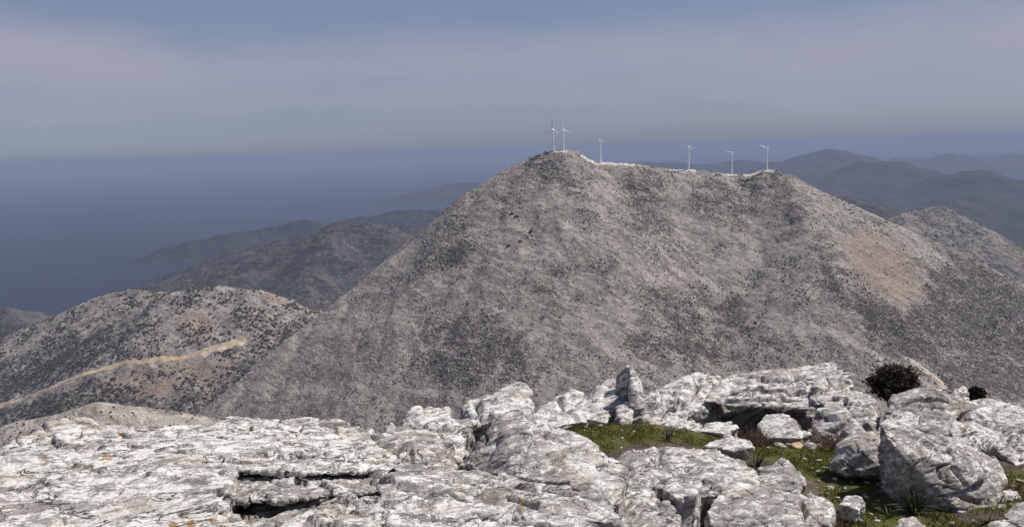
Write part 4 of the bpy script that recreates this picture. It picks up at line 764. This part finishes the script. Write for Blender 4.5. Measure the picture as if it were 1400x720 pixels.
leafy(1068, 672, 0.10, 14, 'tiny leaf tuft on the rock right of the dark leafy clump', 0.25)
leafy(1350, 715, 0.16, 16, 'small leaf tuft near the dark corner boulder')
DRY = mat_plain('dry_twigs', (0.16, 0.10, 0.07), 0.4, 15.0)
def brush(px, py, L, n, label):
    p = on_ground(px, py); parts = []
    for k in range(n):
        a = random.uniform(0, 6.28); e = random.uniform(0.5, 1.5); b = np.array([random.gauss(0, .25) * L, random.gauss(0, .2) * L, -0.02]); pth = [b]; d = np.array([math.cos(a) * math.cos(e), math.sin(a) * math.cos(e), math.sin(e)])
        for s in range(4): d = d + np.random.default_rng(k * 9 + s).normal(0, .35, 3); d /= np.linalg.norm(d); b = b + d * L * random.uniform(.12, .3); pth.append(b)
        parts.append(tube(pth, 0.0032, 0.0012, 3))
    V, Q = joined(parts); o = obj('dry_brush', mesh_from('dry_brush', V, Q), DRY); o.location = p; return tag(o, label, 'dry brush')
brush(1035, 603, 0.26, 150, 'brown dry twigs in front of the shadowed hollow'); brush(1140, 612, 0.28, 150, 'brown dry twigs at the foot of the rounded grey boulder')
brush(1122, 728, 0.25, 120, 'straw coloured dry twigs at the bottom edge'); brush(1385, 672, 0.18, 70, 'dry twigs beside the big pale boulder at right')
BUSH = mat_plain('bush_leaves', (0.046, 0.038, 0.024), 0.55, 7.0); BARK = mat_plain('bush_bark', (0.07, 0.05, 0.04), 0.3, 20.0)
def bush(px, py, d, wpx, hpx, label, n=9000, seed=1):
    """rounded thorny bush rooted on the slope beyond the crest"""
    top = at(px, py - hpx / 2, d); bot = at(px, py + hpx / 2, d); rx = wpx / F * d / 2; zt = top[2]; zb = float(z_ground(np.array([top[0]]), np.array([d]))[0]); c = np.array([top[0], d, bot[2] + (zt - bot[2]) * 0.45]); rz = zt - c[2]
    r = tag(empty('bush', (top[0], d, zb)), label, 'bush'); o0 = np.array([top[0], d, zb]); g = np.random.default_rng(seed); parts = [tube([[0, 0, -0.05], [0.02, 0, (c[2] - zb) * .5], [0, .02, c[2] - zb]], 0.03, 0.018, 6)]
    for k in range(26):
        v = g.normal(size=3); v[2] = abs(v[2]) * .9 + .1; v /= np.linalg.norm(v); e = np.array([rx * .8, rx * .8, rz * .85]) * v; parts.append(tube([[0, 0, (c[2] - zb) * .6], (c - o0) + e * .45 + g.normal(0, .03, 3), (c - o0) + e], 0.012, 0.003, 4))
    V, Q = joined(parts); obj('trunk', mesh_from('trunk', V, Q), BARK, r)
    v = g.normal(size=(n, 3)); v /= np.linalg.norm(v, axis=1)[:, None]; lob = 1 + 0.9 * fbm(v * 1.9, 3, seed + 40); rad = g.uniform(0.25, 1.0, n) ** 0.5
    P = (c - o0) + v * np.array([rx, rx, rz]) * (rad * lob)[:, None]; t1 = g.normal(size=(n, 3)); t1 /= np.linalg.norm(t1, axis=1)[:, None]; t2 = np.cross(t1, g.normal(size=(n, 3))); t2 /= np.linalg.norm(t2, axis=1)[:, None]; s = g.uniform(.012, .028, n)[:, None]
    T = np.stack([P - t1 * s, P + t2 * s * .5, P + t1 * s, P - t2 * s * .5], 1).reshape(-1, 3); obj('crown', mesh_from('crown', T, np.arange(len(T)).reshape(-1, 4), False), BUSH, r)
bush(1224, 522, 13.0, 66, 44, 'dark round thorny bush behind the rounded grey boulder', 12000, 1)
bush(1334, 540, 12.6, 26, 22, 'small dark bush peeking out behind the right rock pile', 4000, 2)

# ------------------------------------------------------------------ wind turbines
TW = mat_plain('turbine_white', (0.90, 0.90, 0.90), 0.02, 0.2, 0.45)
def turbine(px, py_base, d, hgt, yaw, spin, blade, label):
    p = hit(px, py_base, z_main, 1000, 2200) ; p = at(px, py_base, d) if p is None else p; p = np.array([p[0], p[1], float(z_main(p[:1], p[1:2])[0])])
    r = tag(empty('wind_turbine', tuple(p), yaw), label, 'wind turbine', 'wind turbines on the mountain ridge')
    n = 20; V, Q = tube([[0, 0, -2], [0, 0, hgt * .5], [0, 0, hgt]], 2.0, 1.25, n); obj('tower', mesh_from('tower', V, Q), TW, r)
    bm = bmesh.new(); bmesh.ops.create_cube(bm, size=1.0)
    for v in bm.verts: v.co = Vector((v.co.x * 7.0 + 1.6, v.co.y * (2.6 if v.co.x < 0 else 1.9), v.co.z * (2.7 if v.co.x < 0 else 1.9) + hgt + 1.1))
    bmesh.ops.bevel(bm, geom=bm.edges[:], offset=0.45, segments=2, affect='EDGES'); m = bpy.data.meshes.new('nacelle'); bm.to_mesh(m); bm.free(); obj('nacelle', m, TW, r)
    V, Q = tube([[-1.8, 0, 0], [-2.6, 0, 0], [-3.4, 0, 0], [-4.2, 0, 0]], 1.25, 1.25, 14); V = V.reshape(4, 14, 3); 
    for k, s in enumerate((1, 1, .8, .15)): V[k, :, 1:] *= s
    rot = obj('rotor_hub', mesh_from('rotor_hub', V.reshape(-1, 3), Q), TW, r); rot.location = (0, 0, hgt + 1.1); rot.rotation_euler = (spin, 0, 0)
    prof = [(0.0, .6, .6), (.06, .7, .55), (.2, 1.5, .34), (.5, 1.15, .24), (.8, .85, .16), (1.0, .4, .08)]; Vb = []
    for s, cch, th in prof:
        tw = R_(16 * (1 - s))
        for (u, w) in ((-.5, 0), (-.1, .5), (.5, 0), (-.1, -.5)):
            a, b = w * th * 2.6, u * cch * 2.5; Vb.append((-2.9 + a * math.cos(tw) - b * math.sin(tw) * .6, b * math.cos(tw) + a * math.sin(tw), 1.0 + s * blade))
    Qb = [(4 * k + j, 4 * k + (j + 1) % 4, 4 * k + 4 + (j + 1) % 4, 4 * k + 4 + j) for k in range(len(prof) - 1) for j in range(4)]; mb = mesh_from('blade', Vb, Qb)
    for k in range(3): b = obj('blade', mb, TW, rot); b.rotation_euler = (k * 2.0944, 0, 0)
# yaw: the rotor looks along -x of the turbine; 90 degrees turns it to the camera
turbine(756.5, 206.0, 1745, 43, R_(58), R_(4), 21, 'leftmost wind turbine, on the pad at the mountain summit')
turbine(770.5, 205.0, 1760, 41, R_(62), R_(-5), 20, 'second wind turbine from the left, just behind the summit')
turbine(821, 222.5, 1765, 46, R_(30), R_(-22), 19, 'third wind turbine from the left, above the ridge track')
turbine(941.5, 232.0, 1765, 48, R_(26), R_(-12), 20, 'fourth wind turbine from the left, alone in the dip')
turbine(1000.5, 237.0, 1765, 46, R_(25), R_(35), 18, 'second wind turbine from the right, on the low saddle')
turbine(1048.5, 232.0, 1755, 44, R_(38), R_(52), 20, 'rightmost wind turbine, on the right hand knoll')
# dark trees that stand out singly on the slope
for (x, y) in [(700, 293), (706, 297), (726, 317), (712, 331), (695, 337)]:
    p = hit(x, y, z_main, 900, 2000)
    if p is None: continue
    V, Fc = rock_blob(300 + x, 3, 1.0, 0.5, 0.9); o = obj('round_shrub', mesh_from('round_shrub', V * 4.0, Fc, False), SHRUB); o.location = tuple(p + [0, 0, 1.5]); tag(o, 'dark round shrub high on the left shoulder of the wind farm mountain', 'shrub', 'single dark shrubs')

# ------------------------------------------------------------------ haze
def haze():
    bm = bmesh.new(); bmesh.ops.create_cube(bm, size=1.0)
    for v in bm.verts: v.co = Vector((v.co.x * 302000, v.co.y * 302000, 52.0 if v.co.z > 0 else SEA - 32))
    m = bpy.data.meshes.new('haze'); bm.to_mesh(m); bm.free()
    mt = bpy.data.materials.new('haze_air'); mt.use_nodes = True; nt = mt.node_tree; nt.nodes.clear()
    out = nt.nodes.new('ShaderNodeOutputMaterial'); v = nt.nodes.new('ShaderNodeVolumePrincipled'); nt.links.new(v.outputs[0], out.inputs['Volume'])
    v.inputs['Color'].default_value = (0.340, 0.405, 0.570, 1); v.inputs['Density'].default_value = HAZE_DENSITY; v.inputs['Density Attribute'].default_value = ''; v.inputs['Anisotropy'].default_value = 0.0
    tag(obj('haze', m, mt), 'pale blue haze filling the air over sea and mountains', 'haze', None, 'stuff')
haze()
